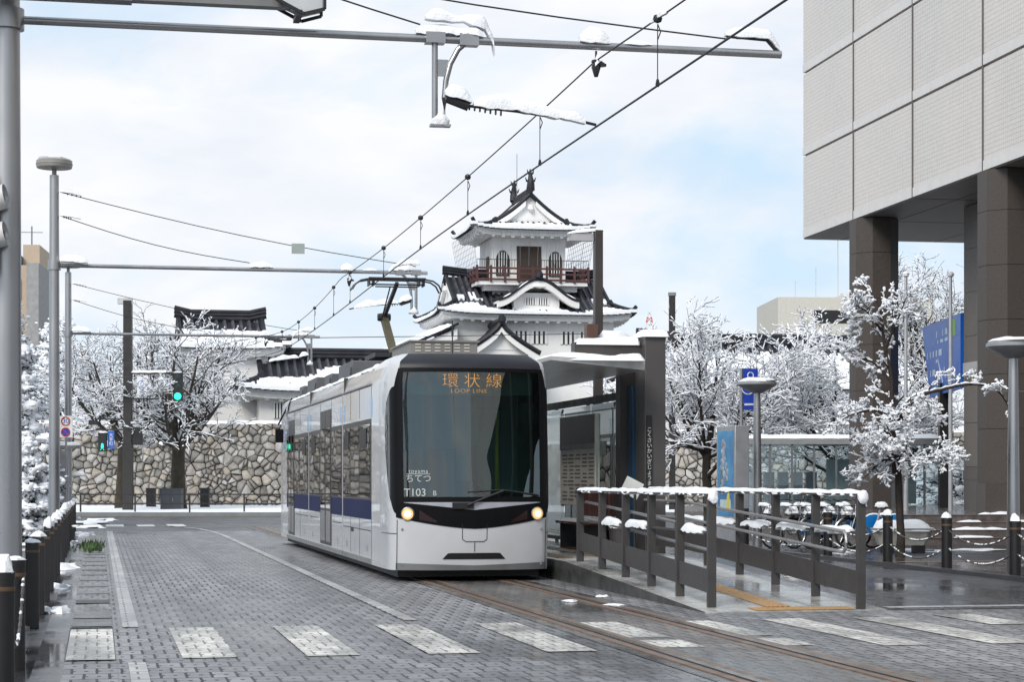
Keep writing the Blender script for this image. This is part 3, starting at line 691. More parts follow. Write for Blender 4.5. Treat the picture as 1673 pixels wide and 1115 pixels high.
def railing(v, posts, name_label, broad0):
    """posts: u positions, level snowy top rail, two sloping pipes inside, board at the foot"""
    th = thing('ramp_railing', name_label, 'railing', RW(v, posts[0]), A, None)
    top = 1.3; u0 = posts[0]
    for u in posts:
        mb = MB(); z = ramp_z(u); mb.b2((-.05, u - u0 - .03, z - .0), (.05, u - u0 + .03, top)); mb.build('post', RAILP, th, bevel=.004)
    mb = MB(); mb.b2((-.06, posts[0] - u0 - .06, top), (.06, posts[-1] - u0 + .06, top + .025)); mb.build('top_rail', RAILP, th, bevel=.004)
    mb = MB(); mb.snowline([(0, posts[0] - u0 - .06, top + .02), (0, posts[-1] - u0 + .06, top + .02)], .12, .05, .06, v, drip=.3, amp=.4)
    mb.lump((0, posts[0] - u0 - .07, top - .01), (.062, .04, .08), seed=v, flat=False); mb.build('rail_snow', SNOW, th)
    mb = MB()
    for a_, b_ in zip(posts, posts[1:]):
        za, zb = ramp_z(a_), ramp_z(b_); p0, p1 = a_ - u0 + .03, b_ - u0 - .03
        mb.add([(x, p, z + q) for x in (-.026, -.012) for p, z, q in ((p0, za, .16), (p1, zb, .16), (p1, zb, .43), (p0, za, .43))], [(0, 1, 2, 3), (7, 6, 5, 4), (0, 3, 7, 4), (1, 5, 6, 2), (3, 2, 6, 7), (0, 4, 5, 1)])
    mb.build('kick_board', RAILP, th)
    s_ = 1 if broad0 > 0 else -1
    mb = MB()
    for dz in (.62, .86):
        pts = [(s_ * .09, u - u0, max(ramp_z(u), .02) + dz + (.0 if u > posts[0] + .6 else .0)) for u in lin(posts[0] + .3, posts[-1], 8)]
        mb.tube(pts, .021, 8)
    e = posts[0] + .3 - u0; mb.tube([(s_ * .09, e, .66), (s_ * .09, e - .07, .7), (s_ * .09, e - .09, .76), (s_ * .09, e - .07, .85), (s_ * .09, e, .9)], .019, 8)
    for u in posts[1:]:
        for dz in (.62, .86): mb.tube([(0, u - u0, ramp_z(u) + dz - .04), (s_ * .09, u - u0, ramp_z(u) + dz)], .009, 5)
    mb.build('handrail', PIPE, th)
    mb = MB(); mb.b2((-.02, posts[0] - u0, .87), (.02, posts[-1] - u0, .895)); mb.build('mid_rail', RAILP, th)
    mb = MB(); rr = random.Random(int(v * 10))
    for a_, b_ in zip(posts, posts[1:]):
        if rr.random() < .85: mb.snowline([(0, a_ - u0 + rr.uniform(.05, .3), .89), (0, b_ - u0 - rr.uniform(.05, .2), .89)], .11, .07, .07, b_, drip=.3)
    build_each(mb, 'mid_rail_snow', SNOW, th); return th
railing(6.82, [21.67, 22.92, 24.17, 25.42, 26.67, 27.95], 'low dark ramp railing with snowy top rail on the side next to the tram', 1)
railing(8.47, [21.3, 22.75, 24.2, 25.65, 27.1, 28.55, 30.1], 'dark ramp railing with snowy rails on the side away from the tram', -1)

# ------------------------------------------------------------------ shelter on the platform
SH = thing('tram_shelter', 'tram stop shelter with glass back wall, slanted snowy roof and broad grey pillar', 'shelter', RW(0, 0), A)
def W_(mb, name, m, **k): return mb.build(name, m, SH, **k)
GREYP = pm('pillar_taupe', (.075, .069, .069), .38, var=.08, vs=1.5)
W_(MB().b2((8.5, 30.5, .3), (8.84, 31.1, 3.78)), 'pillar', GREYP, bevel=.006)
W_(MB().slab(8.44, 8.9, 30.44, 31.16, 3.77, .09, .045, 2), 'pillar_snow', SNOW)
W_(MB().b2((8.36, 31.5, .3), (8.62, 31.8, 3.25)), 'pillar', pm('post_brown', (.036, .031, .03), .4), bevel=.005)
W_(MB().b2((7.4, 30.7, 3.42), (8.5, 30.95, 3.66)), 'roof_beam', pm('beam_brown', (.05, .043, .04), .45))
W_(MB().slab(7.42, 8.49, 30.66, 31.0, 3.65, .1, .05, 9), 'beam_snow', SNOW)
rf = MB(); ra, rb, u0, u1 = 6.74, 8.3, 29.5, 44.0
def rz_(v_): return 3.36 - (v_ - ra) * .035
for z in (0,):
    rf.add([(ra, u0, rz_(ra)), (rb, u0 + .3, rz_(rb)), (rb, u1, rz_(rb)), (ra, u1, rz_(ra)), (ra, u0, rz_(ra) - .06), (rb, u0 + .3, rz_(rb) - .13), (rb, u1, rz_(rb) - .13), (ra, u1, rz_(ra) - .06)],
           [(0, 1, 2, 3), (7, 6, 5, 4), (0, 4, 5, 1), (2, 6, 7, 3), (1, 5, 6, 2), (3, 7, 4, 0)])
roof = W_(rf, 'roof', pm('brushed_soffit', (.62, .62, .61), .3, metal=.3, var=.15, vs=1.2, stretch=(4, .3, 1)))
W_(MB().slab(ra + .02, rb - .02, u0 + .06, u1, 3.33, .095, .09, 5, amp=.6), 'roof_snow', SNOW)
SHGL = glass('shelter_glass', (.86, .94, .93), .0, ior=1.22)
for a_, b_ in lin(31.8, 44, 6)[:-1] and zip(lin(31.8, 44, 6), lin(31.8, 44, 6)[1:]):
    q_ = MB(); q_.add([(8.45, a_ + .01, .42), (8.45, b_ - .01, .42), (8.45, b_ - .01, 2.78), (8.45, a_ + .01, 2.78)], [(0, 1, 2, 3)]); W_(q_, 'glass_panel', SHGL)
W_(MB().b2((8.4, 31.8, 2.8), (8.5, 44, 2.92)).b2((8.4, 31.8, .36), (8.5, 44, .42)), 'glass_rail', DARK)
mb = MB()
for u in lin(34.2, 44, 4): mb.b2((8.46, u - .03, .3), (8.52, u + .03, 2.8))
build_each(mb, 'mullion', pm('mullion_grey', (.2, .21, .22), .4), SH)
bd = W_(MB().b2((8.405, 33.4, 1.02), (8.435, 36.0, 2.62)), 'notice_board', pm('board_paper', (.8, .77, .7), .6, var=.08, vs=2))
mb = MB(); mb.b2((8.395, 33.4, 2.1), (8.404, 36.0, 2.62)); mb.build('header', pm('board_brown', (.06, .042, .038), .4), bd)
mb = MB(); mb.b2((8.392, 33.4, 2.02), (8.404, 36.0, 2.11)); mb.build('header_strip', pm('strip_grey', (.33, .34, .37), .5), bd)
mb = MB(); rr = random.Random(3)
for c in range(5):
    for r_ in range(13):
        if rr.random() < .9: mb.b2((8.398, 33.45 + c * .5, 1.1 + r_ * .067), (8.404, 33.45 + c * .5 + rr.uniform(.25, .43), 1.125 + r_ * .067))
mb.build('timetable_rows', pm('print_grey', (.22, .2, .18), .6), bd)
BLUEP = pm('deep_blue_panel', (.012, .06, .13), .25, coat=.4)
W_(MB().b2((8.47, 31.12, .32), (8.51, 31.49, 3.0)), 'blue_panel', BLUEP)
nm = W_(MB().b2((8.52, 30.46, 1.05), (8.6, 30.5, 2.5)), 'name_strip', DARKER)
lettering('\n'.join('こくさいかいぎじょうまえ'), .085, LET, nm, facing((8.56, 30.455, 1.8)))
# luminaire mast behind the glass wall
ms = thing('shelter_lamp', 'tall square dark mast behind the shelter with a short lamp arm at its top', 'lamp post', RW(8.72, 34.4), A)
MB().b2((-.075, -.075, .0), (.075, .075, 5.92)).build('mast', pm('mast_brown', (.045, .037, .036), .45), ms, bevel=.008)
MB().b2((-.55, -.07, 5.72), (-.1, .07, 5.78)).b2((-.5, -.05, 5.78), (-.1, .05, 5.86)).build('lamp_head', pm('lamp_grey', (.4, .4, .41), .4), ms)
MB().snowline([(-.55, 0, 5.85), (.1, 0, 5.92)], .14, .05, .08, 4).build('lamp_snow', SNOW, ms)
MB().b2((-.28, -.32, 3.95), (-.08, -.1, 4.22)).build('junction_box', pm('box_rust_brown', (.11, .055, .042), .5), ms)
MB().lump((.25, -.1, 3.98), (.3, .15, .16), 3).b2((-.1, -.12, 3.9), (.5, .0, 3.99), 1).build('bracket_with_snow', [SNOW, STEELD], ms)
# bench, bin and small leaning sign on the platform
bn = thing('bench', 'red brown slatted bench behind the ramp railing on the platform', 'bench', RW(8.1, 32.4, .3), A)
MB().b2((-.25, 0, .42), (.15, 1.6, .46)).build('seat', pm('bench_brown', (.14, .05, .04), .6), bn)
for i in range(2): MB().b2((.16, .05 + i * .8, .55), (.2, .7 + i * .8, .95)).build('backrest', pm('bench_brown', (.14, .05, .04), .6), bn)
for i in range(2): MB().b2((-.2, .2 + i * 1.2, 0), (.18, .26 + i * 1.2, .42)).build('leg', DARK, bn)
MB().slab(-.25, .14, 0, 1.6, .45, .06, .1, 3).build('seat_snow', SNOW, bn)
bi = thing('litter_bin', 'small grey bin with icy snow on top beside the shelter pillar', 'bin', RW(8.1, 30.6, .3), A)
MB().lathe([(.13, 0), (.16, .38), (.17, .38), (.17, .42)], n=14).build('bin_body', pm('bin_grey', (.09, .085, .085), .5), bi)
MB().lump((0, 0, .42), (.17, .17, .1), 5).build('bin_snow', SNOW, bi)
ls = thing('notice_stand', 'small pale tilted notice standing in front of the shelter pillar', 'sign', RW(8.25, 30.2, .3), A)
MB().tube([(0, 0, 0), (0, 0, .95)], .02, 6).build('stem', DARK, ls)
MB().bar((-.1, .02, .93), (.02, .02, 1.17), .3, .02, up=(0, 1, 0)).build('notice_plate', pm('plate_white', (.6, .62, .6), .4), ls)
# ------------------------------------------------------------------ overhead line poles, arms and wires
BALL = pm('clamp_black', (.015, .015, .016), .4)
def ohl_pole(v, u, r, label, bx, sx_, ins_x, arm, hung, gap=1.0):
    th = thing('overhead_line_pole', label, 'pole', RW(v, u), A, 'steel poles carrying the tram overhead line')
    MB().tube([(0, 0, 0), (0, 0, 4), (0, 0, 7.9)], [r, r * .93, r * .8], 20).lathe([(r * 1.5, 0), (r * 1.5, .04)], n=20).build('pole', STEEL, th)
    mb = MB(); mb.tube([(0, 0, 7.85), (0, 0, 8.05)], .05, 10); mb.lathe([(.1, 0), (.36, .02), (.375, .05), (.375, .17), (.34, .2), (.2, .22)], (0, 0, 8.03), 28); mb.lathe([(.38, 0), (.385, .01), (.38, .02)], (0, 0, 8.12), 28)
    hd = mb.build('lamp_head', pm('lamp_head_grey', (.3, .29, .27), .4), th); MB().lump((-.05, 0, 8.24), (.3, .3, .06), v, nu=14).build('lamp_snow', SNOW, hd)
    mb = MB(); mb.tube([(r, 0, 6.0), (arm, 0, 6.0)], .042, 12); mb.lathe([(r * 1.15, -.1), (r * 1.15, .1)], (0, 0, 6.0), 20)
    # drop bracket: straight pipe, curved pipe, web plate, foot plate
    q = sx_; c0 = bx
    mb.tube([(c0, 0, 6.0), (c0, 0, 5.12)], .032, 10)
    mb.tube([(c0 + q * .33, 0, 5.98), (c0 + q * .24, 0, 5.9), (c0 + q * .16, 0, 5.75), (c0 + q * .115, 0, 5.58), (c0 + q * .1, 0, 5.4), (c0 + q * .1, 0, 5.12)], .03, 10)
    mb.b2((c0 + q * .02, -.01, 5.62), (c0 + q * .14, .01, 5.79)); mb.b2((c0 - .05 if q > 0 else c0 - .16, -.05, 5.1), (c0 + .16 if q > 0 else c0 + .05, .05, 5.125)); mb.b2((c0 - .1, -.07, 5.95), (c0 + .1, .07, 6.06)); mb.b2((c0 + q * .35 - .1, -.06, 5.94), (c0 + q * .35 + .1, .06, 6.06))
    am = mb.build('arm', STEEL, th)
    mb = MB(); e = ins_x
    mb.tube([(c0 + q * .12, 0, 5.4), (c0 + q * .35, 0, 5.32)], .05, 8)
    n_ = 7
    for i in range(n_): mb.lathe([(.028, -.006), (.028, .006)], n=8, M=Matrix.Translation((c0 + q * (.36 + .055 * i), 0, 5.31 - .008 * i)) @ Matrix.Rotation(PI / 2, 4, 'Y'))
    mb.tube([(c0 + q * .3, 0, 5.33), (c0 + (e - c0) * .5, 0, 5.29), (c0 + (e - c0) * .85, 0, 5.23), (e, 0, 5.18)], .016, 6); mb.build('steady_arm', WIRE, th)
    mb = MB(); mb.tube([(e, 0, 5.95), (e, 0, 5.86)], .012, 6)
    for i in range(4): mb.lathe([(.05, -.012), (.05, .012)], (e + .02 * i, .0, 5.84 - i * .012), 8)
    mb.lathe([(.02, -.1), (.05, 0), (.03, .08)], (e, 0, 5.78), 8); mb.build('insulator', BALL, th)
    mb = MB(); S = mb.snowline
    S([(c0 - .2, 0, 6.05), (c0 + q * .1, .02, 6.06), (c0 + q * .5, 0, 6.05)], .14, .1, .04, v * 3, amp=.7)
    S([(c0 - q * .1, 0, 6.2), (c0 + q * .3, 0, 6.19), (c0 + q * .52, 0, 6.12), (c0 + q * .6, 0, 5.98), (c0 + q * .62, .0, 5.86)], .11, .09, .04, v + 2, amp=.7)
    S([(c0 + q * .1, 0, 5.43), (c0 + q * .38, 0, 5.36)], .15, .12, .04, v + 5); S([(c0 + q * .4, 0, 5.33), (c0 + (e - c0) * .5, 0, 5.3), (c0 + (e - c0) * .93, 0, 5.2)], .1, .11, .05, v + 7, amp=.6)
    mb.lump((c0 + q * .05, 0, 5.13), (.1, .07, .11), v); S([(e - .18, 0, 6.04), (e + .14, 0, 6.04)], .16, .14, .05, v + 9); S([(e - .02, 0, 5.8), (e + .06, 0, 5.86)], .14, .12, .03, v + 8); S([(e + .3, 0, 6.03), (e + .6, 0, 6.03)], .11, .05, .05, v + 3)
    if hung:
        S([(arm - .62, 0, 6.17), (arm - .15, 0, 6.16), (arm - .02, 0, 6.05)], .11, .1, .05, v + 4)
        MB().tube([(arm - .6, 0, 6.17), (arm - .16, 0, 6.15), (arm - .05, 0, 6.04)], .02, 6).build('stay_fitting', WIRE, th)
    for zz in (7.55, 7.05):
        if u > 30: S([(r, 0, zz), (.36, 0, zz - .02), (.55, 0, zz - .06)], .1, .07, .04, zz)
    if u > 30: S([(r, -.1, 6.08), (.7, -.1, 6.06)], .2, .12, .05, 3)
    if u > 30 and u < 55: S([(4.1, 0, 6.06), (4.6, 0, 6.05)], .12, .1, .05, 6)
    build_each(mb, 'arm_snow', SNOW, th)
    # stay wires from the pole top to the arm
    mb = MB()
    for zz, xx in ((7.55, c0 + (-.15 if q > 0 else .0)), (7.05, 4.1 if u > 30 else arm - .6)):
        a_, b_ = Vector((r, 0, zz)), Vector((xx, 0, 6.14))
        mb.tube([a_.lerp(b_, i / 8) + Vector((0, 0, -.12 * math.sin(PI * i / 8))) for i in range(9)], .009, 4)
        for i in range(4): mb.lathe([(.035, -.01), (.035, .01)], n=6, M=Matrix.Translation(a_.lerp(b_, .02 + .012 * i)) @ Matrix.Rotation(PI / 2, 4, 'Y'))
    build_each(mb, 'stay_wire', WIRE, th) if False else mb.build('stay_wire', WIRE, th)
    return th
p1_ = ohl_pole(-.876, 20.1, .15, 'thick grey steel overhead line pole beside the two nearest bollards, its arm crossing high above', 4.25, 1, 5.95, 7.97, True)
# on the nearest pole the stays run in from higher up
p2_ = ohl_pole(-.9, 43.1, .12, 'grey overhead line pole with round lamp on top, second from the camera', 7.72, -1, 6.25, 7.97, False)
p3_ = ohl_pole(-.9, 63.3, .12, 'farthest and thinnest grey overhead line pole beyond the bollard row', 7.55, -1, 6.1, 7.82, False)
MB().b2((5.0, -.02, 6.36), (5.28, .0, 6.58)).build('hanging_plate', pm('plate_green_grey', (.33, .38, .37), .5), p2_)
oh = thing('overhead_wire', 'black tram contact wire and messenger wire with droppers running above the tracks', 'overhead wire', (0, 0, 0), A)
SUP = [-3, 20.1, 43.1, 63.3, 84]
def vz(u):
    return 5.13 + .1 * math.sin(u / 23 * PI + .9) - (0 if u < 55 else .012 * (u - 55) ** 2)
def mz(u):
    for a_, b_ in zip(SUP, SUP[1:]):
        if a_ <= u <= b_:
            t = (u - a_) / (b_ - a_); return 5.86 - .2 * 4 * t * (1 - t)
    return 5.86
mb = MB(); mb.tube([(vz(u), u, 5.165) for u in lin(2, 80, 60)], .0105, 6); mb.build('contact_wire', WIRE, oh)
mb = MB(); mb.tube([(vz(u), u, mz(u)) for u in lin(2, 80, 90)], .0085, 6); mb.build('messenger_wire', WIRE, oh)
for u in [14.0, 17.9, 22.7, 27.2, 31.4, 35.9, 41.4, 44.7, 49, 53, 57, 61.0, 66, 70]:
    mb = MB(); mb.tube([(vz(u), u, 5.17), (vz(u), u, mz(u) - .06)], .005, 4); mb.lathe([(.0, -.045), (.035, -.03), (.045, 0), (.035, .03), (0, .045)], (vz(u), u, mz(u)), 10); mb.lathe([(.015, -.02), (.022, .0), (.012, .05)], (vz(u), u, 5.175), 8); mb.tube([(vz(u), u, mz(u) - .05), (vz(u) + .03, u, mz(u) - .12), (vz(u), u, mz(u) - .2)], .006, 4)
    mb.build('dropper', BALL, oh)
mb = MB(); mb.snowline([(vz(17.6), 17.6, mz(17.6)), (vz(18.1), 18.1, mz(18.1))], .03, .05, .04, 2, amp=.8); mb.build('wire_snow', SNOW, oh)
sw = thing('stay_cable', 'thin far cable crossing the sky behind the pantograph', 'cable', (0, 0, 0))
MB().tube([at(450, 553, 92), at(700, 550, 92), at(1000, 545, 92)], .018, 4).build('cable', WIRE, sw)
# signal arm across the top left corner, with a square lantern
sa = thing('street_light_arm', 'grey box beam with glazed lantern crossing the top left corner overhead', 'light arm', RW(-.876, 19.7), A)
MB().b2((-.6, -.1, 6.125), (1.2, .1, 6.42)).b2((1.2, -.075, 6.14), (3.05, .075, 6.4)).build('beam', pm('beam_grey', (.2, .2, .2), .45, metal=.3), sa)
mb = MB()
for y in (-.16, .16): mb.bar((2.58, y, 6.2), (2.86, y, 6.06), .03, .03); mb.bar((2.86, y, 6.06), (3.06, y, 6.12), .03, .03); mb.bar((2.58, y, 6.2), (2.58, y, 6.44), .03, .03); mb.bar((3.06, y, 6.12), (3.06, y, 6.44), .03, .03)
mb.b2((2.78, -.17, 6.04), (2.84, .17, 6.1)); mb.b2((2.55, -.18, 6.4), (3.1, .18, 6.46)); mb.build('lantern_frame', DARKER, sa)
MB().prism([(2.6, 6.2), (2.86, 6.09), (3.04, 6.14), (3.04, 6.42), (2.6, 6.42)], -.13, .13, M=Matrix(((1, 0, 0, 0), (0, 0, 1, 0), (0, 1, 0, 0), (0, 0, 0, 1)))).build('lantern_glass', pm('lantern_glass_grey', (.5, .52, .53), .2), sa)
MB().snowline([(-.5, 0, 6.49), (1.2, 0, 6.49)], .2, .05, .1, 2).build('beam_snow', SNOW, sa)
sg_ = thing('traffic_signal', 'grey traffic signal with hoods fixed beside the thickest pole at far left', 'traffic signal', gx(-24, 19.25), 0)
MB().b2((-.16, -.14, 3.5), (.05, .14, 4.45)).b2((-.1, -.03, 3.95), (.06, .2, 4.0)).build('housing', pm('signal_grey', (.35, .35, .35), .5), sg_, bevel=.02)
for z in (4.2, 3.84):
    mb = MB(); mb.tube([(.05, 0, z), (.2, 0, z + .03)], [.13, .12], 16, cap=False); mb.build('hood', pm('hood_white', (.6, .6, .6), .5), sg_)
# ------------------------------------------------------------------ bollards
def bollard(name, label, loc, square, group, snow):
    th = thing(name, label, 'bollard', loc, A, group); h = .86
    mb = MB()
    if square: mb.b2((-.065, -.065, 0), (.065, .065, h))
    else: mb.lathe([(.085, 0), (.085, h - .05), (.088, h - .05), (.088, h)], n=20)
    mb.build('shaft', DARKER, th, bevel=.006 if square else 0)
    mb = MB()
    if square: mb.b2((-.069, -.069, h - .1), (.069, .069, h - .075))
    else: mb.lathe([(.0875, h - .13), (.0895, h - .12), (.0875, h - .1)], n=20)
    mb.build('band', pm('band_brown', (.1, .06, .035), .45), th)
    if snow: MB().lump((0, 0, h), (.08, .08, snow), loc.x * 5, nu=10, nv=6, amp=.4).build('snow_cap', SNOW, th)
    return th
lb = [(14.0, .11), (16.05, .03), (20.4, .04), (22.5, .06), (24.9, 0), (27.2, .13), (29.5, .07), (31.8, .1), (34.1, .12), (36.4, .06), (38.7, .1), (41, .14), (43.3, .1), (45.6, .12), (47.9, .12), (50.2, .05), (52.5, .05), (54.8, .1)]
for i, (u, sn) in enumerate(lb):
    rnd = i < 2
    lab = 'black round bollard under a snow cap cut off at the left edge' if i == 0 else 'black bollard with chain hanging beside it in front of the thick pole' if i == 1 else f'{ORD[i]} black square bollard of the left hand row' + (' with bare top' if not sn else ' under a cap of snow')
    bollard('bollard', lab, RW(-.64, u), not rnd, 'black bollards along the left pavement', sn)
def chain(name, label, p, q, sag, group):
    mb = MB(); p, q = Vector(p), Vector(q); n_ = max(10, int((q - p).length / .045)); pts = []
    for i in range(n_ + 1):
        t = i / n_; c = p.lerp(q, t); c.z -= sag * 4 * t * (1 - t); pts.append(c)
    for i, (a_, b_) in enumerate(zip(pts, pts[1:])):
        d = (b_ - a_).normalized() * .01
        mb.tube([a_ - d, b_ + d], .009 if i % 2 else .013, 4, 0)
        if noise.noise(a_ * 9) > .02: mb.lump(tuple((a_ + b_) / 2 + Vector((0, 0, .004))), (.014, .014, .02), i, 6, 4, .5, mi=1)
    return tag(mb.build(name, [pm('chain_steel', (.1, .1, .1), .5, metal=.4), SNOW]), label, 'chain', group)
chain('chain', 'icy chain hanging between the two nearest left bollards', RW(-.6, 14.05, .72), RW(-.57, 16.0, .72), .45, 'chains slung between bollards')
rb = [(27.6, .1), (30.05, .09), (32.5, .1), (35.4, 0), (40.3, 0), (25.2, .1)]
rl_ = ['round dark bollard at the right edge beside the tall lamp post', 'round dark bollard under a snow cap left of the right hand lamp post', 'round dark bollard with snow cap in front of the slim snowy tree', 'round dark bollard behind the railing among the bicycles', 'round dark bollard behind the railing beside the advertising pillar', 'round dark bollard just outside the right edge']
for (u, sn), l in zip(rb[:5], rl_): bollard('bollard', l, RW(13.42, u), False, 'round bollards along the plaza kerb', sn)
cl_ = [(27.6, 30.05, 'between the two rightmost bollards'), (30.05, 32.5, 'left of the second bollard from the right'), (32.5, 35.4, 'beside the bicycles'), (35.4, 40.3, 'behind the ramp railing'), (25.2, 27.6, 'running out at the right edge')]
for a_, b_, l in cl_:
    for z, w_ in ((.66, 'upper'), (.36, 'lower')):
        chain('chain', f'{w_} snow flecked chain {l}', RW(13.42, a_ + .09, z), RW(13.42, b_ - .09, z), .2, 'chains slung between bollards')
# ------------------------------------------------------------------ round lamps on the plaza
def plaza_lamp(label, loc, h):
    th = thing('street_lamp', label, 'street lamp', loc, A, 'round plaza lamps with snowy dishes')
    MB().tube([(0, 0, 0), (0, 0, h * .5), (0, 0, h)], [.115, .1, .075], 18).build('post', STEEL, th)
    MB().lathe([(.1, -.02), (.16, 0), (.4, .13), (.44, .17), (.44, .22), (.4, .24)], (0, 0, h), 30).build('lamp_dish', pm('dish_grey', (.33, .33, .34), .35, metal=.3), th)
    MB().lump((0, 0, h + .235), (.43, .43, .1), loc.x, nu=22, nv=7, amp=.22).build('dish_snow', SNOW, th)
    MB().bar((-.5, 0, h - .55), (.5, 0, h - .55), .012, .012).build('cross_bar', STEEL, th)
plaza_lamp('steel lamp post with snowy dish head nearer the camera, standing before the second granite column', gx(1656, 32.2), 3.46)
plaza_lamp('steel lamp post with snowy dish head beside the blue hanging sign', gx(1237, 44.4), 3.42)
# ------------------------------------------------------------------ advertising pillar, blue sign, glazed entrance, flag poles, billboard
kp = thing('advertising_pillar', 'grey free standing advertising pillar with blue poster beside the bollard', 'advert pillar', gx(1197, 46.5), A)
MB().b2((-.17, -.7, 0), (.17, .7, 2.72)).build('casing', pm('pillar_silver', (.34, .35, .37), .35, metal=.4), kp, bevel=.015)
POST = pm('poster_blue', (.012, .13, .36), .3, c2=(.06, .34, .6), vs=1.3, coat=.2)
po = MB().b2((-.178, -.58, .62), (-.171, .58, 2.6)).build('poster', POST, kp)
mb = MB(); 
for i in range(16): mb.lump((-.178, .1 + rng.gauss(0, .12), 1.2 + i * .075), (.012, .1 + rng.random() * .06, .09), i, 7, 4, .8, flat=False)
mb.build('poster_figures', pm('poster_white', (.45, .5, .55), .3, c2=(.16, .2, .26), vs=5), po); mb = MB()
for i in range(9): mb.lump((-.18, .2 + rng.gauss(0, .1), 1.25 + i * .06), (.012, .05, .07), i, 6, 4, .7, flat=False)
mb.build('poster_figures', pm('poster_dark', (.12, .16, .2), .3), po)
mb = MB(); mb.prism([(-.35, .75), (-.1, .72), (-.12, 1.05), (-.25, 1.25), (-.33, 1.0)], -.184, -.179, M=Matrix(((0, 0, 1, 0), (1, 0, 0, 0), (0, 1, 0, 0), (0, 0, 0, 1)))); mb.build('poster_yellow_shape', pm('poster_yellow', (.75, .62, .05), .3), po)
MB().b2((-.179, -.4, .8), (-.1785, .4, 1.0)).build('poster_caption', pm('poster_pale', (.5, .65, .7), .3), po)
bs = thing('hanging_sign', 'royal blue upright banner sign with white ring emblem beside the lamp post', 'sign', gx(1211, 46.4), A)
MB().tube([(0, 0, 1.9), (0, 0, 4.06)], .035, 8).build('pole', STEEL, bs)
fl = MB().b2((.04, -.02, 3.1), (.4, .02, 4.06)).build('banner', pm('banner_blue', (.012, .05, .4), .4), bs)
WHT = pm('sign_white', (.75, .75, .76), .5)
def ringp(cx_, cz, r, w_, a0, a1, y, n=22): return [(cx_ + r * math.cos(a0 + (a1 - a0) * i / n), y, cz + r * math.sin(a0 + (a1 - a0) * i / n)) for i in range(n + 1)]
MB().tube(ringp(.22, 3.9, .07, 0, 0, 2 * PI, -.024), .014, 5).tube(ringp(.16, 3.62, .16, 0, PI * .9, PI * 1.75, -.024), .014, 5).bar((.19, -.024, 3.84), (.1, -.024, 3.72), .02, .01).bar((.07, -.024, 3.22), (.38, -.024, 3.235), .01, .045).build('emblem', WHT, fl)
MB().b2((.02, -.03, 3.24), (.42, .03, 3.26)).build('stay', STEEL, bs)
eg = thing('glass_entrance', 'long low glazed entrance pavilion with snow covered flat roof beneath the office building', 'pavilion', gx(1222, 61), -.03)
X1 = 6.05; GZ = 2.72; eg_gl = glass('pavilion_glass', (.86, .92, .93), .02)
MB().b2((-.1, -.1, GZ - .18), (X1 + .1, 3.4, GZ)).build('roof', pm('roof_edge_grey', (.25, .26, .27), .4), eg)
MB().slab(-.1, X1 + .1, -.1, 3.4, GZ, .13, .25, 8).build('roof_snow', SNOW, eg)
for i in range(9):
    x0 = X1 * i / 9
    MB().b2((x0 + .03, -.01, .25), (x0 + X1 / 9 - .03, .01, GZ - .18)).build('glass_pane', eg_gl, eg)
mb = MB()
for i in range(10): mb.b2((X1 * i / 9 - .03, -.05, 0), (X1 * i / 9 + .03, .05, GZ - .18))
mb.b2((0, -.04, .2), (X1, .04, .27)); mb.b2((0, -.035, 1.05), (X1, .035, 1.08)); mb.build('frame', pm('mullion_dark_grey', (.13, .14, .15), .4), eg)
MB().b2((2.6, 1.6, .7), (5.4, 1.7, 2.1)).build('map_board', pm('map_board_pale', (.6, .7, .72), .5, c2=(.75, .8, .8), vs=2.5), eg)
MB().b2((3.9, 1.4, .65), (4.7, 1.5, 1.55)).build('map_board', pm('map_board_teal', (.12, .24, .26), .4), eg)
for i in range(5): MB().b2((.3 + i * .45, 2.6, .3), (.62 + i * .45, 3.0, 1.7)).build('inner_panel', pm('inner_slate', (.3, .34, .38), .4), eg)
FP = pm('flagpole_steel', (.5, .51, .53), .35, metal=.5)
for px, l in ((1480, 'left flag pole with a knob of snow rising behind the slim tree'), (1553, 'right flag pole standing in front of the blue billboard')):
    th = thing('flagpole', l, 'flagpole', gx(px, 52, .66), 0, 'pair of steel flagpoles'); MB().tube([(0, 0, 0), (0, 0, 6.1)], [.06, .04], 10).build('pole', FP, th); MB().lathe([(.05, 0), (.09, .03), (.05, .08)], (0, 0, 6.1), 10).lump((0, 0, 6.17), (.1, .1, .07), px).build('finial', SNOW, th)
bb = thing('billboard', 'bright blue tilted outdoor billboard with white and green lettering beside the stone pillar', 'billboard', gx(1541, 56.5), 0)
BR = Matrix.Translation((0, 0, 5.0)) @ Matrix.Rotation(math.radians(-91), 4, 'Z') @ Matrix.Rotation(math.radians(0), 4, 'Y')
# panel runs along the street, tilted a little; x local towards the camera
mb = MB().prism([(-2.9, 1.0), (2.6, .98), (2.6, -1.05), (-1.7, -1.15)], -.05, .05, M=BR @ Matrix.Rotation(PI / 2, 4, 'X')); rr = random.Random(5)
for r_ in range(5):
    x = -2.5 + r_ * .22
    while x < .9:
        w_ = rr.uniform(.12, .5)
        if rr.random() < .72 and not (r_ > 1 and x > -.6 and rr.random() < .7):
            for q in range(int(w_ / .1)): mb.b2((x + q * .1, -.058, .72 - r_ * .27 - (.18 if r_ % 2 == 0 else .09)), (x + q * .1 + rr.uniform(.05, .095), -.04, .72 - r_ * .27), 1, M=BR)
        x += w_ + .2
for a_, b_ in (((-.5, -.1), (.2, -.8)), ((.9, -.5), (1.1, -1.0)), ((1.2, -.6), (1.5, -.9))): mb.bar(BR @ Vector((a_[0], -.05, a_[1])), BR @ Vector((b_[0], -.05, b_[1])), .016, .07, 1)
mb.b2((1.05, -.06, .42), (1.95, -.04, .88), 2, M=BR)
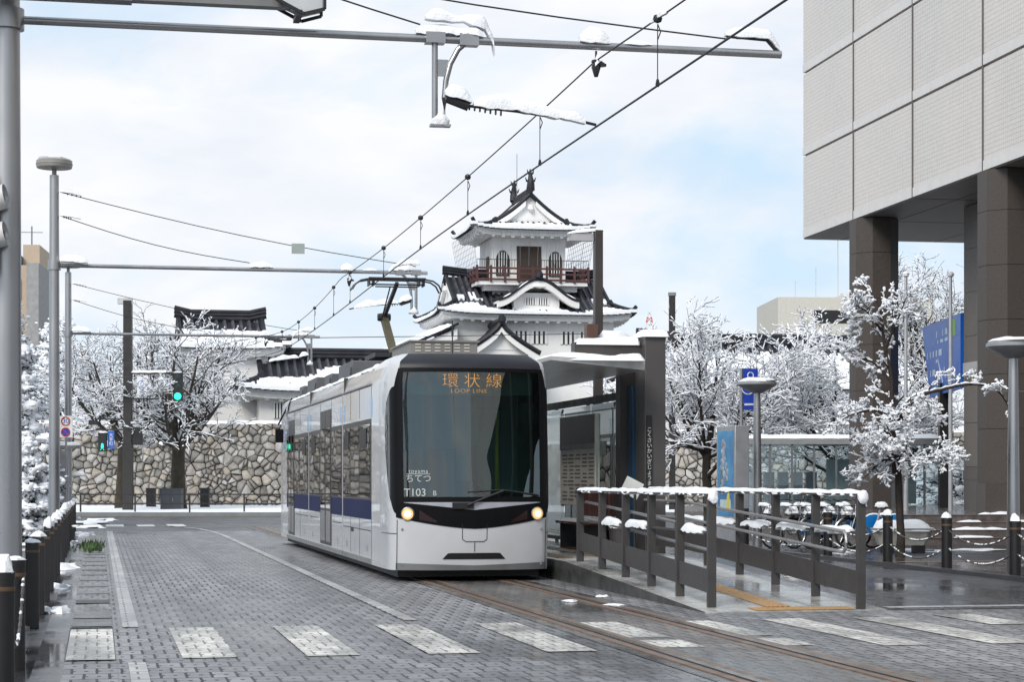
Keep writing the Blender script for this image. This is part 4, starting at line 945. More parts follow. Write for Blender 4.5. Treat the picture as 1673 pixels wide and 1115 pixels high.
mb.build('panel', [pm('billboard_blue', (.004, .09, .5), .35, c2=(.008, .16, .62), vs=.6), pm('print_pale', (.7, .8, .9), .5), pm('patch_green', (.22, .5, .12), .5)], bb)
MB().b2((-.12, -.12, -.0), (.12, .12, 4.2)).build('post', DARKER, bb)
# ------------------------------------------------------------------ bicycles in a rack
BT = pm('bike_tyre', (.012, .012, .012), .7); BS = pm('bike_chrome', (.4, .4, .41), .3, metal=.8); BB = pm('bike_blue', (.006, .22, .62), .4, coat=.2)
def bicycle(label, loc, rz):
    th = thing('bicycle', label, 'bicycle', loc, rz, 'parked hire bicycles with blue rear guards')
    for x in (.52, -.52):
        MB().tube([(x + .31 * math.cos(t), 0, .33 + .31 * math.sin(t)) for t in lin(0, 2 * PI, 24)], .022, 6, cap=False).build('tyre', BT, th)
        w = MB(); w.tube([(x, -.04, .33), (x, .04, .33)], .03, 8)
        for i in range(10): t = PI * 2 * i / 10; w.tube([(x, 0, .33), (x + .29 * math.cos(t), 0, .33 + .29 * math.sin(t))], .004, 3)
        w.tube([(x + .285 * math.cos(t), 0, .33 + .285 * math.sin(t)) for t in lin(0, 2 * PI, 24)], .01, 4, cap=False)
        w.tube([(x + .35 * math.cos(t), 0, .33 + .35 * math.sin(t)) for t in lin(.3, 2.4, 10)], .02, 4)
        w.build('wheel_rim', BS, th)
    f = MB(); f.tube([(.52, .05, .33), (.4, .05, .7), (.36, 0, .95)], .016, 6); f.tube([(.52, -.05, .33), (.4, -.05, .7)], .016, 6); f.tube([(.39, 0, .72), (.05, 0, .3), (-.05, 0, .3)], .024, 6); f.tube([(.39, 0, .8), (.1, 0, .45), (-.12, 0, .4)], .018, 6); f.tube([(-.05, 0, .28), (-.2, 0, .86)], .02, 6); f.tube([(-.05, .03, .3), (-.52, .06, .33), (-.16, .03, .66)], .012, 6); f.tube([(-.05, -.03, .3), (-.52, -.06, .33), (-.16, -.03, .66)], .012, 6)
    f.tube([(-.1, -.1, .28), (.0, .1, .3)], .012, 5); f.build('frame', BS, th)
    MB().tube([(.36, 0, .95), (.35, 0, 1.02)], .016, 6).tube([(.2, -.28, 1.02), (.33, -.22, 1.05), (.36, 0, 1.03), (.33, .22, 1.05), (.2, .28, 1.02)], .014, 6).build('handlebar', BT, th)
    b = MB()
    for z, q in ((.72, .8), (.82, .9), (.92, 1.0)):
        b.tube([(.44, -.15 * q, z), (.44 + .28 * q, -.17 * q, z), (.44 + .28 * q, .17 * q, z), (.44, .15 * q, z), (.44, -.15 * q, z)], .007, 4)
    for i in range(6): t = -.15 + .06 * i; b.tube([(.5, t * .8, .7), (.72 if i % 2 else .44, t, .92)], .005, 3); b.tube([(.66, t * .8, .7), (.72, t, .92)], .005, 3)
    b.b2((.44, -.12, .7), (.68, .12, .71)); bk = b.build('basket', DARKER, th)
    MB().lump((.58, 0, .76), (.14, .15, .17), loc.x, 10, 6, .5).snowline([(.44, -.17, .92), (.73, -.17, .92), (.73, .17, .92)], .05, .06, .05, 2).build('basket_snow', SNOW, bk)
    s = MB().lump((-.22, 0, .87), (.15, .09, .06), 2, 10, 5, .2).build('saddle', BT, th); MB().lump((-.22, 0, .9), (.15, .1, .11), loc.y, 10, 6, .3).build('saddle_snow', SNOW, s)
    gq = MB()
    for sg in (-1, 1): gq.prism([(-.52 + .4 * math.cos(t), .33 + .4 * math.sin(t)) for t in lin(-.1, PI * 1.05, 12)], -.006, .006, M=Matrix.Translation((0, sg * .05, 0)) @ Matrix.Rotation(PI / 2, 4, 'X'))
    gq.build('skirt_guard', BB, th); MB().snowline([(-.52 + .37 * math.cos(t), 0, .34 + .37 * math.sin(t)) for t in lin(.5, 2.4, 7)], .1, .05, .05, loc.x).build('guard_snow', SNOW, th)
    return th
hd_ = math.radians(202)
bl = ['front bicycle with snow filled basket behind the ramp railing, farthest left', 'second bicycle from the left in the snowy row', 'third bicycle from the left in the snowy row', 'fourth bicycle from the left showing its bright blue guard', 'rightmost bicycle of the row beside the snowy planter']
for i, px in enumerate((1293, 1330, 1364, 1392, 1424)): bicycle(bl[i], gx(px, 42.6 - i * .1, 0), hd_ + (.16, .1, -.15, .05, -.1)[i])
pn = thing('planter', 'pale tub shaped planter on little wheels heaped with snow', 'planter', gx(1474, 39.9), 0)
mb = MB(); a0 = [(-.45, -.3), (.45, -.3), (.55, -.2), (.55, .2), (.45, .3), (-.45, .3), (-.55, .2), (-.55, -.2)]
mb.add([(x * .85, y * .8, .16) for x, y in a0] + [(x * 1.05, y, .48) for x, y in a0], [tuple(range(7, -1, -1)), tuple(range(8, 16))] + [(i, (i + 1) % 8, 8 + (i + 1) % 8, 8 + i) for i in range(8)]); mb.build('tub', pm('tub_stone', (.45, .43, .39), .7, var=.15, vs=5), pn)
MB().b2((-.58, -.31, .46), (.58, .31, .5)).build('rim', pm('tub_rim', (.35, .34, .31), .7), pn)
MB().slab(-.58, .58, -.32, .32, .48, .16, .1, 4, amp=.5).build('planter_snow', SNOW, pn)
mb = MB()
for x in (-.3, .32): mb.b2((x - .1, -.2, 0), (x + .1, .2, .17))
build_each(mb, 'wheel_block', DARKER, pn)
# ------------------------------------------------------------------ office building on columns
TILEV = brick('mosaic_tile_wall', (.66, .62, .585), (.69, .65, .615), (.54, .505, .475), .115, .115, .011, r=.35, rv=.1, bump=.5, offset=0, wscale=.25, stain=.06, grain=.03, swap='xz')
TILES = brick('mosaic_tile_end', (.66, .62, .585), (.69, .65, .615), (.54, .505, .475), .115, .115, .011, r=.35, rv=.1, bump=.5, offset=0, wscale=.25, stain=.06, grain=.03, swap=True)
BAND = pm('facade_band', (.66, .645, .63), .5, var=.05)
GRANITE = pm('brown_granite', (.048, .04, .036), .5, c2=(.1, .087, .078), vs=55, rv=.1, spec=.25)
GRANL = pm('grey_granite', (.13, .116, .108), .35, c2=(.19, .172, .16), vs=50, rv=.1)
SOFF = pm('soffit_panel', (.2, .185, .175), .6, var=.06)
SEAM = pm('joint_dark', (.03, .028, .027), .7)
OB = thing('office_building', 'tall beige tiled office block raised on brown granite columns on the right', 'building', (8.77, 60.0, 0), math.radians(-80))
H0, PW, PH = 8.73, 4.45, 2.49
for c in range(6):
    for r_ in range(5):
        x0, z0 = c * PW, H0 + r_ * PH
        MB().b2((x0 + .03, .0, z0 + .26), (x0 + PW - .03, .3, z0 + PH - .05)).build('facade_panel', TILEV, OB)
        MB().b2((x0 + .03, -.02, z0 + .01), (x0 + PW - .03, .3, z0 + .25)).build('facade_band', BAND, OB)
mb = MB()
for c in range(1, 6): mb.b2((c * PW - .028, -.024, H0 + .01), (c * PW + .028, -.004, H0 + 5 * PH))
build_each(mb, 'sealant_joint', pm('sealant', (.12, .11, .105), .7), OB)
MB().b2((6 * PW, .0, H0), (110, .3, H0 + 5 * PH)).build('facade_end', TILEV, OB)
MB().b2((.0, .32, H0 + .02), (110, 26, H0 + 5 * PH)).build('building_core', SEAM, OB)
MB().b2((-.05, .1, H0 + .26), (.0, 26, H0 + 5 * PH)).build('side_facade', TILES, OB)
mb = MB(); mb.b2((0.02, .02, H0 - .02), (110, 26, H0 + .0), 0)
for i in range(24): mb.b2((i * PW - .012, .05, H0 - .026), (i * PW + .012, 26, H0 - .022), 1)
for i in range(8): mb.b2((0, 1.2 + i * 3 - .012, H0 - .026), (110, 1.2 + i * 3 + .012, H0 - .022), 1)
mb.build('soffit', [SOFF, SEAM], OB)
def octo(cx_, cy_, r, k=.42): return [(cx_ + a_ * r, cy_ + b_ * r) for a_, b_ in ((-1, -k), (-k, -1), (k, -1), (1, -k), (1, k), (k, 1), (-k, 1), (-1, k))]
POD = .66
def column(cx_, cy_):
    mb = MB(); z = POD; hh = [1.15, 1.15, 1.15, 1.15, 1.15, 1.15, 1.13]
    mb.prism(octo(cx_, cy_, .645), z - .7, z + .72, 2); z += .725
    while z < H0 - .05:
        z2 = min(z + 1.27, H0 - .03); mb.prism(octo(cx_, cy_, .62), z, z2 - .012, 0); mb.prism(octo(cx_, cy_, .605), z2 - .012, z2, 1); z = z2
    mb.build('column', [GRANITE, SEAM, pm('plinth_granite', (.05, .042, .038), .3, c2=(.085, .075, .07), vs=50)], OB)
for cx_ in (4.75, 13.6, 22.5, 31.4, 40.3, 49.2, 58): column(cx_, .48)
for cx_ in (13.6, 31.4): column(cx_, 12)
mb = MB(); x0, x1, y0 = 7.6, 22, 1.95
z = POD
mb.b2((x0, y0, -.05), (x1, 14, H0 - .03), 1)
for i in range(7):
    zz = POD + i * 1.15; z2 = min(zz + 1.14, H0 - .04)
    for j in range(9): mb.b2((x0 + .012 + j * 1.6, y0 - .02, zz), (x0 + 1.59 + j * 1.6, y0 + .05, z2), 0 if i > 0 else 2)
    for j in range(7): mb.b2((x0 - .02, y0 + .01 + j * 1.6, zz), (x0 + .05, y0 + 1.59 + j * 1.6, z2), 0 if i > 0 else 2)
mb.b2((x0 - .03, y0 - .03, POD + 3.62), (x0 + 12, y0 - .005, POD + 3.9), 3); mb.b2((x0 - .03, y0 - .03, POD + .8), (x0 + 12, y0 - .005, POD + 1.05), 2)
mb.build('core_wall', [GRANL, SEAM, pm('wall_dark_band', (.1, .092, .088), .35, c2=(.14, .13, .125), vs=50), pm('wall_light_band', (.42, .42, .43), .4)], OB)
pq = MB(); pq.lathe([(.0, .03), (.12, .03), (.15, .0)], n=16, M=Matrix.Translation((9.6, y0 - .02, 2.85)) @ Matrix.Rotation(PI / 2, 4, 'X')); pq.build('wall_plaque', pm('copper_plaque', (.3, .13, .07), .35, metal=.5), OB)
ST = brick('step_granite', (.075, .062, .06), (.11, .095, .09), (.03, .03, .03), 1.2, 3, .01, r=.25, rv=.15, stain=.4, swap='xz')
pod = thing('podium', 'low podium of dark red brown granite steps beneath the office building', 'steps', (8.77, 60.0, 0), math.radians(-80))
STEPM = pm('step_granite_top', (.085, .07, .067), .22, c2=(.14, .12, .115), vs=5, rv=.12, coat=.3)
MB().b2((-1, -3.6, 0), (14.4, 26, POD)).b2((14.4, -3.6, 0), (15.7, 26, .001 + POD - POD)).build('landing', STEPM, pod) if False else MB().b2((-1, -3.6, .0), (14.4, 26, POD)).build('landing', STEPM, pod)
for i in range(3): MB().b2((14.4 + .4 * i, -3.6 - .0 * i, 0), (14.8 + .4 * i, 26, POD - .165 * (i + 1))).build('step', STEPM, pod)
mb = MB()
for i in range(4): mb.b2((14.36 + .4 * i, -3.6, POD - .165 * i - .001), (14.42 + .4 * i, 26, POD - .165 * i + .008))
build_each(mb, 'step_nosing', pm('nosing_pale', (.24, .2, .19), .25), pod)
mb = MB(); rr = random.Random(2)
for i in range(4):
    for q in range(6):
        y = rr.uniform(-3.2, 1.5); w_ = rr.uniform(.2, .9); x = 14.25 + .4 * i
        mb.slab(x - .22, x + .1, y, y + w_, POD - .165 * i, .05, .08, q + i * 7, amp=.8)
build_each(mb, 'step_snow', SNOW, pod)
# ------------------------------------------------------------------ stone walls
STN = [pm('wall_stone_%d' % i, c, .85, c2=c2, vs=2.2, bump=.6, bs=7) for i, (c, c2) in enumerate([((.24, .22, .2), (.42, .4, .375)), ((.17, .16, .145), (.32, .3, .275)), ((.3, .265, .22), (.44, .4, .35)), ((.12, .115, .105), (.25, .24, .22)), ((.34, .325, .31), (.5, .48, .46))])]
GAP = pm('wall_gap', (.035, .032, .027), .95)
def stone_wall(label, x0, x1, h, Y, size, seed, steps=()):
    rr = random.Random(seed); th = thing('stone_wall', label, 'stone wall', (x0, Y, 0)); mb = MB(); W = x1 - x0
    pts = []; nx, nz = int(W / size), max(2, int(h / (size * .78)))
    for j in range(-1, nz + 1):
        for i in range(-1, nx + 1):
            pts.append((size * (i + .5 + (j % 2) * .5) + rr.uniform(-.4, .4) * size, h * (j + .5) / nz + rr.uniform(-.36, .36) * size * .78))
    pts = [q for q in pts if rr.random() > .3] + [(rr.uniform(0, W), rr.uniform(0, h)) for _ in range(int(W * h / size / size * .45))]
    for i, (px_, pz) in enumerate(pts):
        poly = [(px_ - size * 1.3, pz - size * 1.3), (px_ + size * 1.3, pz - size * 1.3), (px_ + size * 1.3, pz + size * 1.3), (px_ - size * 1.3, pz + size * 1.3)]
        for q, (ax, az) in enumerate(pts):
            if q == i or abs(ax - px_) > size * 2.4 or abs(az - pz) > size * 2.4: continue
            mx_, mz_ = (ax + px_) / 2, (az + pz) / 2; dx, dz = ax - px_, az - pz; out = []
            for a_, b_ in zip(poly, poly[1:] + poly[:1]):
                da = (a_[0] - mx_) * dx + (a_[1] - mz_) * dz; db = (b_[0] - mx_) * dx + (b_[1] - mz_) * dz
                if da <= 0: out.append(a_)
                if da * db < 0: t = da / (da - db); out.append((a_[0] + (b_[0] - a_[0]) * t, a_[1] + (b_[1] - a_[1]) * t))
            poly = out
            if len(poly) < 3: break
        if len(poly) < 3: continue
        poly = [(min(W, max(0, x)), min(h, max(0, z))) for x, z in poly]
        cx_ = sum(p[0] for p in poly) / len(poly); cz = sum(p[1] for p in poly) / len(poly)
        if pz > h + .1 or pz < -.1: continue
        for _ in range(1):
            q_ = []
            for a_, b_ in zip(poly, poly[1:] + poly[:1]): q_ += [(a_[0] * .88 + b_[0] * .12, a_[1] * .88 + b_[1] * .12), (a_[0] * .12 + b_[0] * .88, a_[1] * .12 + b_[1] * .88)]
            poly = q_
        n = len(poly); g_ = rr.uniform(.88, .99); dp = rr.uniform(.08, .32); b0 = lambda z: z * .12
        tl, tr = rr.uniform(-.1, .1), rr.uniform(-.1, .1)
        r0 = [(cx_ + (x - cx_) * g_, b0(z) + .06, cz + (z - cz) * g_) for x, z in poly]
        r1 = [(cx_ + (x - cx_) * g_ * .97, b0(z) - dp * .6 + tl * (x - cx_), cz + (z - cz) * g_ * .97) for x, z in poly]
        r2 = [(cx_ + (x - cx_) * g_ * .55, b0(z) - dp + tl * (x - cx_) + rr.uniform(-.02, .02), cz + (z - cz) * g_ * .55) for x, z in poly]
        vs = r0 + r1 + r2
        fs = [(q * n + i_, q * n + (i_ + 1) % n, (q + 1) * n + (i_ + 1) % n, (q + 1) * n + i_) for q in range(2) for i_ in range(n)] + [tuple(range(2 * n, 3 * n))]
        mb.add(vs, fs, rr.choice([0, 0, 1, 1, 2, 3, 4]))
    mb.add([(0, .1, 0), (W, .1, 0), (W, .1 + h * .12, h), (0, .1 + h * .12, h), (0, 4, 0), (W, 4, 0), (W, 4, h), (0, 4, h)], [(0, 1, 2, 3), (4, 7, 6, 5), (3, 2, 6, 7), (0, 3, 7, 4), (1, 5, 6, 2)], 5)
    mb.build('stonework', STN + [GAP], th, ang=28)
    s = MB(); s.slab(0, W, .45, 4.0, h - .02, .16, .5, seed, amp=.7); s.build('wall_snow', SNOWF, th)
    return th
stone_wall('long castle wall of piled irregular stones behind the bare trees on the left', -46, -10.2, 4.25, 99, .39, 3)
stone_wall('castle wall of piled stones behind the shelter and glazed entrance on the right', 5.5, 36, 3.75, 97, .39, 5)
stone_wall('stretch of castle stone wall hidden mostly behind the tram', -9.6, 5.3, 3.3, 103, .8, 9)
# ------------------------------------------------------------------ castle roofs
WOODD = pm('dark_timber', (.05, .03, .022), .7); REDW = pm('vermilion_balcony', (.085, .03, .028), .6)
def irimoya(parent, hw, hd, ze, zr, gxw, t, p=1.2, lift=.35, cov=lambda x: .3, M=None, sp=.46, over=1.3, side_cov=.7, jit=.12, sd=1):
    """hip and gable roof, ridge along local x; M can turn it"""
    M = M or Matrix.Identity(4); rr = random.Random(sd)
    prof = lambda v_: v_ ** p
    tile, snow, trim, gab = MB(), MB(), MB(), MB()
    def hwv(v_): return hw + (gxw - hw) * (v_ / t) if v_ < t else gxw
    def fz(x, v_, sidef=None):
        lf = lift * (min(1, abs(x) / hw)) ** 5 * max(0, 1 - v_ / t) ** 1.2
        return ze + (zr - ze) * prof(v_) + lf
    def S(side, a_, v_):          # side 0 front,1 back,2 left,3 right ; a_ position along the eave, v_ 0 eave..1 ridge
        if side < 2:
            sg = -1 if side == 0 else 1; return Vector((a_, sg * hd * (1 - v_), fz(a_, v_)))
        sg = -1 if side == 2 else 1; x = hw + (gxw - hw) * (v_ / t); lf = lift * (min(1, abs(a_) / hd)) ** 5 * max(0, 1 - v_ / t) ** 1.2
        return Vector((sg * x, a_, ze + (zr - ze) * prof(v_) + lf))
    for side in range(4):
        ext = hw if side < 2 else hd; vt = 1.0 if side < 2 else t
        nv_, nx_ = 10, 16; vs = []
        for j in range(nv_ + 1):
            v_ = vt * j / nv_; e = hwv(v_) if side < 2 else hd * (1 - v_)
            for i in range(nx_ + 1): vs.append(S(side, e * (2 * i / nx_ - 1), v_))
        fl = side in (0, 3)
        tile.add(vs, [((j * (nx_ + 1) + i, j * (nx_ + 1) + i + 1, (j + 1) * (nx_ + 1) + i + 1, (j + 1) * (nx_ + 1) + i)) for j in range(nv_) for i in range(nx_)], 0, M)
        k_ = int(2 * ext / sp)
        for q in range(k_):
            a_ = -ext + (q + .5) * 2 * ext / k_
            if side < 2: vm = 1.0 if abs(a_) < gxw else t * (hw - abs(a_)) / (hw - gxw)
            else: vm = min(t, 1 - abs(a_) / hd)
            if vm < .04: continue
            n_ = 7
            P = [S(side, a_, vm * i / n_) for i in range(n_ + 1)]
            up = Vector((0, 0, 1)); ax = Vector((1, 0, 0)) if side < 2 else Vector((0, 1, 0)); w_ = sp * .27
            vs = []
            for pnt in P: vs += [pnt - ax * w_, pnt - ax * w_ * .5 + up * .15, pnt + ax * w_ * .5 + up * .15, pnt + ax * w_]
            tile.add(vs, [(4 * i + j, 4 * i + j + 1, 4 * i + 5 + j, 4 * i + 4 + j) for i in range(n_) for j in range(3)] + [(0, 1, 2, 3)], 1, M)
            c = cov(a_ / ext) if side == 0 else side_cov
            rngs = c if isinstance(c, list) else [(0.0, c)]
            for c0, c1 in rngs:
                c1 = min(vm, c1 * vm if side >= 2 else c1) * (1 + rr.uniform(-jit, jit)); c1 = min(c1, vm * .995)
                if c1 - c0 < .03: continue
                n2 = max(2, int((c1 - c0) * 12)); vs = []; hs = sp * .53
                for i in range(n2 + 1):
                    pnt = S(side, a_, c0 + (c1 - c0) * i / n2); hh = .2 + .1 * noise.noise(pnt * .9) + rr.uniform(-.015, .015)
                    if i == n2: hh *= .6
                    out = Vector((0, 0, 0))
                    if i == 0 and c0 == 0: out = (P[0] - P[1]).normalized() * .1; out.z = 0
                    vs += [pnt - ax * hs + out, pnt - ax * hs + up * hh + out, pnt + ax * hs + up * hh + out, pnt + ax * hs + out]
                snow.add(vs, [(4 * i + j, 4 * i + j + 1, 4 * i + 5 + j, 4 * i + 4 + j) for i in range(n2) for j in range(3)] + [(0, 1, 2, 3), (4 * n2 + 3, 4 * n2 + 2, 4 * n2 + 1, 4 * n2)], 0, M)
        # eave: white fascia and soffit with rafter ends
        n_ = 20; vs = []
        for i in range(n_ + 1):
            a_ = ext * (2 * i / n_ - 1); e = S(side, a_, 0); sg = (0, -1) if side == 0 else (0, 1) if side == 1 else (-1, 0) if side == 2 else (1, 0)
            inn = Vector((e.x * (1 - .25 / hw) if side >= 2 else e.x * (1 - .25 / hw), e.y * (1 - .25 / hd), e.z))
            b_ = Vector((max(-hw + over, min(hw - over, e.x)), max(-hd + over, min(hd - over, e.y)), ze - .1))
            vs += [inn + Vector((0, 0, -.02)), inn + Vector((0, 0, -.2)), Vector((inn.x, inn.y, inn.z)).lerp(b_, .12) + Vector((0, 0, -.2)), Vector((inn.x, inn.y, inn.z)).lerp(b_, .14) + Vector((0, 0, -.45)), b_ + Vector((0, 0, -.35))]
        trim.add(vs, [(5 * i + j, 5 * i + j + 1, 5 * i + 6 + j, 5 * i + 5 + j) for i in range(n_) for j in range(4)], 0, M)
        kk = int(2 * ext / .85)
        for q in range(kk):
            a_ = -ext + (q + .5) * 2 * ext / kk; e = S(side, a_, 0); c_ = Vector((e.x * (1 - .6 / hw), e.y * (1 - .6 / hd), e.z - .5)); trim.box(c_, (.24, .24, .2), 0, M)
        kk = int(2 * ext / sp)
        for q in range(kk):
            e = S(side, -ext + (q + .5) * 2 * ext / kk, 0); tile.box((e.x, e.y, e.z + .02), (.17, .17, .17), 0, M)
    # ridges
    def rg(pts, w_, h_): tile.tube([M @ Vector(q) for q in pts], w_, 6); 
    for dz in (.12, .34, .52): rg([(-gxw - .25, 0, zr + dz + .22), (-gxw * .7, 0, zr + dz), (gxw * .7, 0, zr + dz), (gxw + .25, 0, zr + dz + .22)], .2 - dz * .1, 0)
    for sx_ in (-1, 1):
        for sy in (-1, 1):
            rg([(sx_ * (hw - (hw - gxw) * q), sy * hd * (1 - t * q), S(0, hw - (hw - gxw) * q, t * q).z + .16 + (.25 if q == 0 else 0)) for q in (0, .12, .35, .7, 1)], .15, 0)
            rg([(sx_ * gxw, sy * hd * (1 - v_), ze + (zr - ze) * prof(v_) + .14) for v_ in lin(t, 1, 6)], .16, 0)
            tile.lump(M @ Vector((sx_ * gxw, sy * hd * (1 - t), ze + (zr - ze) * prof(t) + .15)), (.26, .26, .3), 1, 7, 5, .3, flat=False)
        x = sx_ * (gxw - .22); gz0 = ze + (zr - ze) * prof(t)
        poly = [(x, sy * hd * (1 - v_), ze + (zr - ze) * prof(v_) - .05) for sy, v_ in [(-1, q) for q in lin(t, 1, 6)] + [(1, q) for q in lin(1, t, 6)][1:]]
        gab.add(poly, [tuple(range(len(poly)))], 0, M)
        for sy in (-1, 1):       # white barge boards
            vs = []
            for v_ in lin(t, 1, 7):
                z = ze + (zr - ze) * prof(v_); y = sy * hd * (1 - v_); vs += [(sx_ * (gxw + .08), y, z - .02), (sx_ * (gxw + .08), y * .97, z - .42), (sx_ * (gxw - .2), y * .97, z - .42)]
            gab.add(vs, [(3 * i + j, 3 * i + j + 1, 3 * i + 4 + j, 3 * i + 3 + j) for i in range(6) for j in range(2)], 0, M)
        gab.lump(M @ Vector((sx_ * (gxw - .02), 0, zr - .95)), (.22, .22, .28), 3, 8, 5, .4, flat=False)
    ro = tile.build('roof', [KAWARA, KAWARAB], parent, ang=30); trim.build('eaves', PLASTER, ro); build_each(gab, 'gable', PLASTER, ro); snow.build('roof_snow', SNOWF, ro, ang=50)
    return ro
def slat_window(parent, x, y, z, w_, h_, n_):
    mb = MB(); mb.b2((x - w_ / 2, y - .03, z - h_ / 2), (x + w_ / 2, y - .015, z + h_ / 2), 0)
    for i in range(n_ + 1):
        xx = x - w_ / 2 + w_ * i / n_; mb.b2((xx - w_ / n_ * .27, y - .09, z - h_ / 2), (xx + w_ / n_ * .27, y - .03, z + h_ / 2), 1)
    mb.build('window', [DARKER, PLASTER], parent)
# the keep
KP = thing('castle_keep', 'white multi tiered castle keep with dark tiled snowy roofs and red balcony', 'castle', gx(853, 154.3), A)
MB().b2((-6.15, -4.5, 0), (6.15, 4.5, 13.75)).build('wall', PLASTER, KP)
def cov1(x):
    r = [(0, .15 + .07 * math.sin(x * 9 + 1) + (.1 if x < -.55 else 0))]
    if -.72 < x < -.5: r.append((.4, .52))
    if x > .62: r.append((.35, .42 + .1 * x))
    return r
irimoya(KP, 7.55, 5.9, 13.75, 17.0, 6.0, .34, 1.15, .3, cov1, over=1.4, side_cov=.9, sd=2, jit=.25)
MB().b2((-2.85, -2.5, 15), (2.85, 2.5, 20.4)).build('wall', PLASTER, KP)
top = irimoya(KP, 4.3, 4.75, 20.3, 23.0, 3.1, .42, 1.75, .35, lambda x: .9, M=Matrix.Rotation(PI / 2, 4, 'Z'), sp=.42, over=1.8, side_cov=.88, sd=5)
mb = MB(); mb.b2((-4.25, -3.9, 16.1), (4.25, 3.9, 16.38)); mb.b2((-3.6, -3.2, 15.7), (3.6, 3.2, 16.1)); mb.build('balcony_floor', PLASTER, KP)
mb = MB()
for z, w_ in ((16.5, .16), (16.95, .12), (17.35, .14)):
    for a_, b_ in (((-4.3, -3.95), (4.3, -3.95)), ((4.3, -3.95), (4.3, 3.95)), ((4.3, 3.95), (-4.3, 3.95)), ((-4.3, 3.95), (-4.3, -3.95))): mb.bar((a_[0], a_[1], z), (b_[0], b_[1], z), .12, w_)
for i in range(9):
    for sy in (-3.95, 3.95): mb.b2((-4.3 + i * 1.075 - .08, sy - .08, 16.3), (-4.3 + i * 1.075 + .08, sy + .08, 17.55))
for i in range(7):
    for sx_ in (-4.3, 4.3): mb.b2((sx_ - .08, -3.9 + i * 1.3 - .08, 16.3), (sx_ + .08, -3.9 + i * 1.3 + .08, 17.55))
mb.build('balcony_rail', REDW, KP)
mb = MB()
for i in range(46): x = -4.3 + 8.6 * i / 45; mb.tube([(x, -3.98, 17.4), (x, -3.98, 18.0)], .018, 3)
mb.bar((-4.3, -3.98, 18.0), (4.3, -3.98, 18.0), .04, .05); mb.build('safety_fence', DARK, KP)
MB().b2((-.95, -2.58, 16.4), (.95, -2.5, 19.2)).build('door', WOODD, KP)
for x in (-2.05, 2.05):
    mb = MB(); poly = [(x - .52, 16.9), (x + .52, 16.9)] + [(x + .52 * math.cos(t), 18.1 + .75 * math.sin(t)) for t in lin(.05, PI - .05, 8)]
    mb.prism(poly, 2.52, 2.6, 0, Matrix(((1, 0, 0, 0), (0, 0, -1, 0), (0, 1, 0, 0), (0, 0, 0, 1))))
    for q in (-.3, -.1, .1, .3): mb.b2((x + q - .03, -2.63, 17), (x + q + .03, -2.6, 18.7), 1)
    mb.build('arched_window', [DARKER, PLASTER], KP)
for y in (-.8,): MB().b2((-2.92, y - .45, 16.6), (-2.84, y + .45, 18.5)).build('side_window', WOODD, KP)
mb = MB()
for i in range(14):      # the flaring net that closes the balcony
    t = -1 + 2 * i / 13
    for sx_ in (-1, 1): mb.tube([(sx_ * 4.3, t * 3.9, 17.0), (sx_ * 4.75, t * 4.3, 20.1)], .014, 3)
    mb.tube([(t * 4.3, -3.95, 17.5), (t * 4.7, -4.35, 20.1)], .014, 3)
for i in range(9):
    f = i / 8; a_, b_, z = 4.3 + .45 * f, 3.95 + .4 * f, 17.0 + 3.1 * f
    for sx_ in (-1, 1): mb.tube([(sx_ * a_, -b_, z), (sx_ * a_, b_, z)], .018, 3)
mb.build('bird_net', pm('net_grey', (.2, .23, .27), .6), KP)
for yy in (-3.05, 3.05):     # fish ornaments at the ridge ends
    mb = MB(); mb.tube([(0, yy, 23.4), (0, yy * 1.04, 23.9), (0, yy * 1.02, 24.35), (0, yy * .96, 24.75), (0, yy * .97, 25.05)], [.34, .29, .2, .13, .03], 8)
    for q, z in ((.42, 24.0), (.26, 24.6)):
        for sg in (-1, 1): mb.tube([(0, yy, z), (sg * q * .7, yy, z + .12), (sg * q, yy, z + .4)], [.1, .08, .02], 4)
    mb.build('ridge_fish', KAWARA, KP)
MB().tube([(-.2, 1, 23.4), (-.2, 1, 26.8)], .025, 4).build('lightning_rod', STEELD, KP)
def bell(x, hw_): return .5 * (1 + math.cos(PI * max(-1, min(1, x / hw_))))
mb, wb, sb = MB(), MB(), MB(); hk = 3.1; xs = lin(-hk, hk, 24)
def kz(x): return 14.75 + 1.55 * bell(x, hk * 1.02)
nx_ = len(xs)
def strip(m_, y0, y1, z0f, z1f, mi=0):
    vs = [(x, y0, z0f(x)) for x in xs] + [(x, y0, z1f(x)) for x in xs] + [(x, y1, z0f(x)) for x in xs] + [(x, y1, z1f(x)) for x in xs]; n = nx_
    m_.add(vs, [q for i in range(n - 1) for q in ((i, i + 1, n + i + 1, n + i), (2 * n + i + 1, 2 * n + i, 3 * n + i, 3 * n + i + 1), (n + i, n + i + 1, 3 * n + i + 1, 3 * n + i), (i + 1, i, 2 * n + i, 2 * n + i + 1))] + [(0, n, 3 * n, 2 * n), (n - 1, 3 * n - 1, 4 * n - 1, 2 * n - 1)], mi)
strip(wb, -6.0, -5.5, lambda x: kz(x) - .52, lambda x: kz(x) - .06); strip(wb, -5.9, -3, lambda x: kz(x) - .2, lambda x: kz(x) - .05)
strip(mb, -6.08, -1.5, lambda x: kz(x) - .03, lambda x: kz(x) + .12)
for i in range(14):
    y = -6.0 + i * .33
    mb.tube([(x, y, kz(x) + .14) for x in xs[::2]], .1, 5)
mb.tube([(0, -6.2, 16.5), (0, -5.5, 16.45), (0, -2.4, 16.45)], .24, 6); mb.lump((0, -6.15, 16.6), (.3, .2, .35), 2, 8, 5, .3, flat=False)
MB()
kr = mb.build('curved_gable_roof', KAWARA, KP, ang=30); wb.build('gable_board', PLASTER, kr)
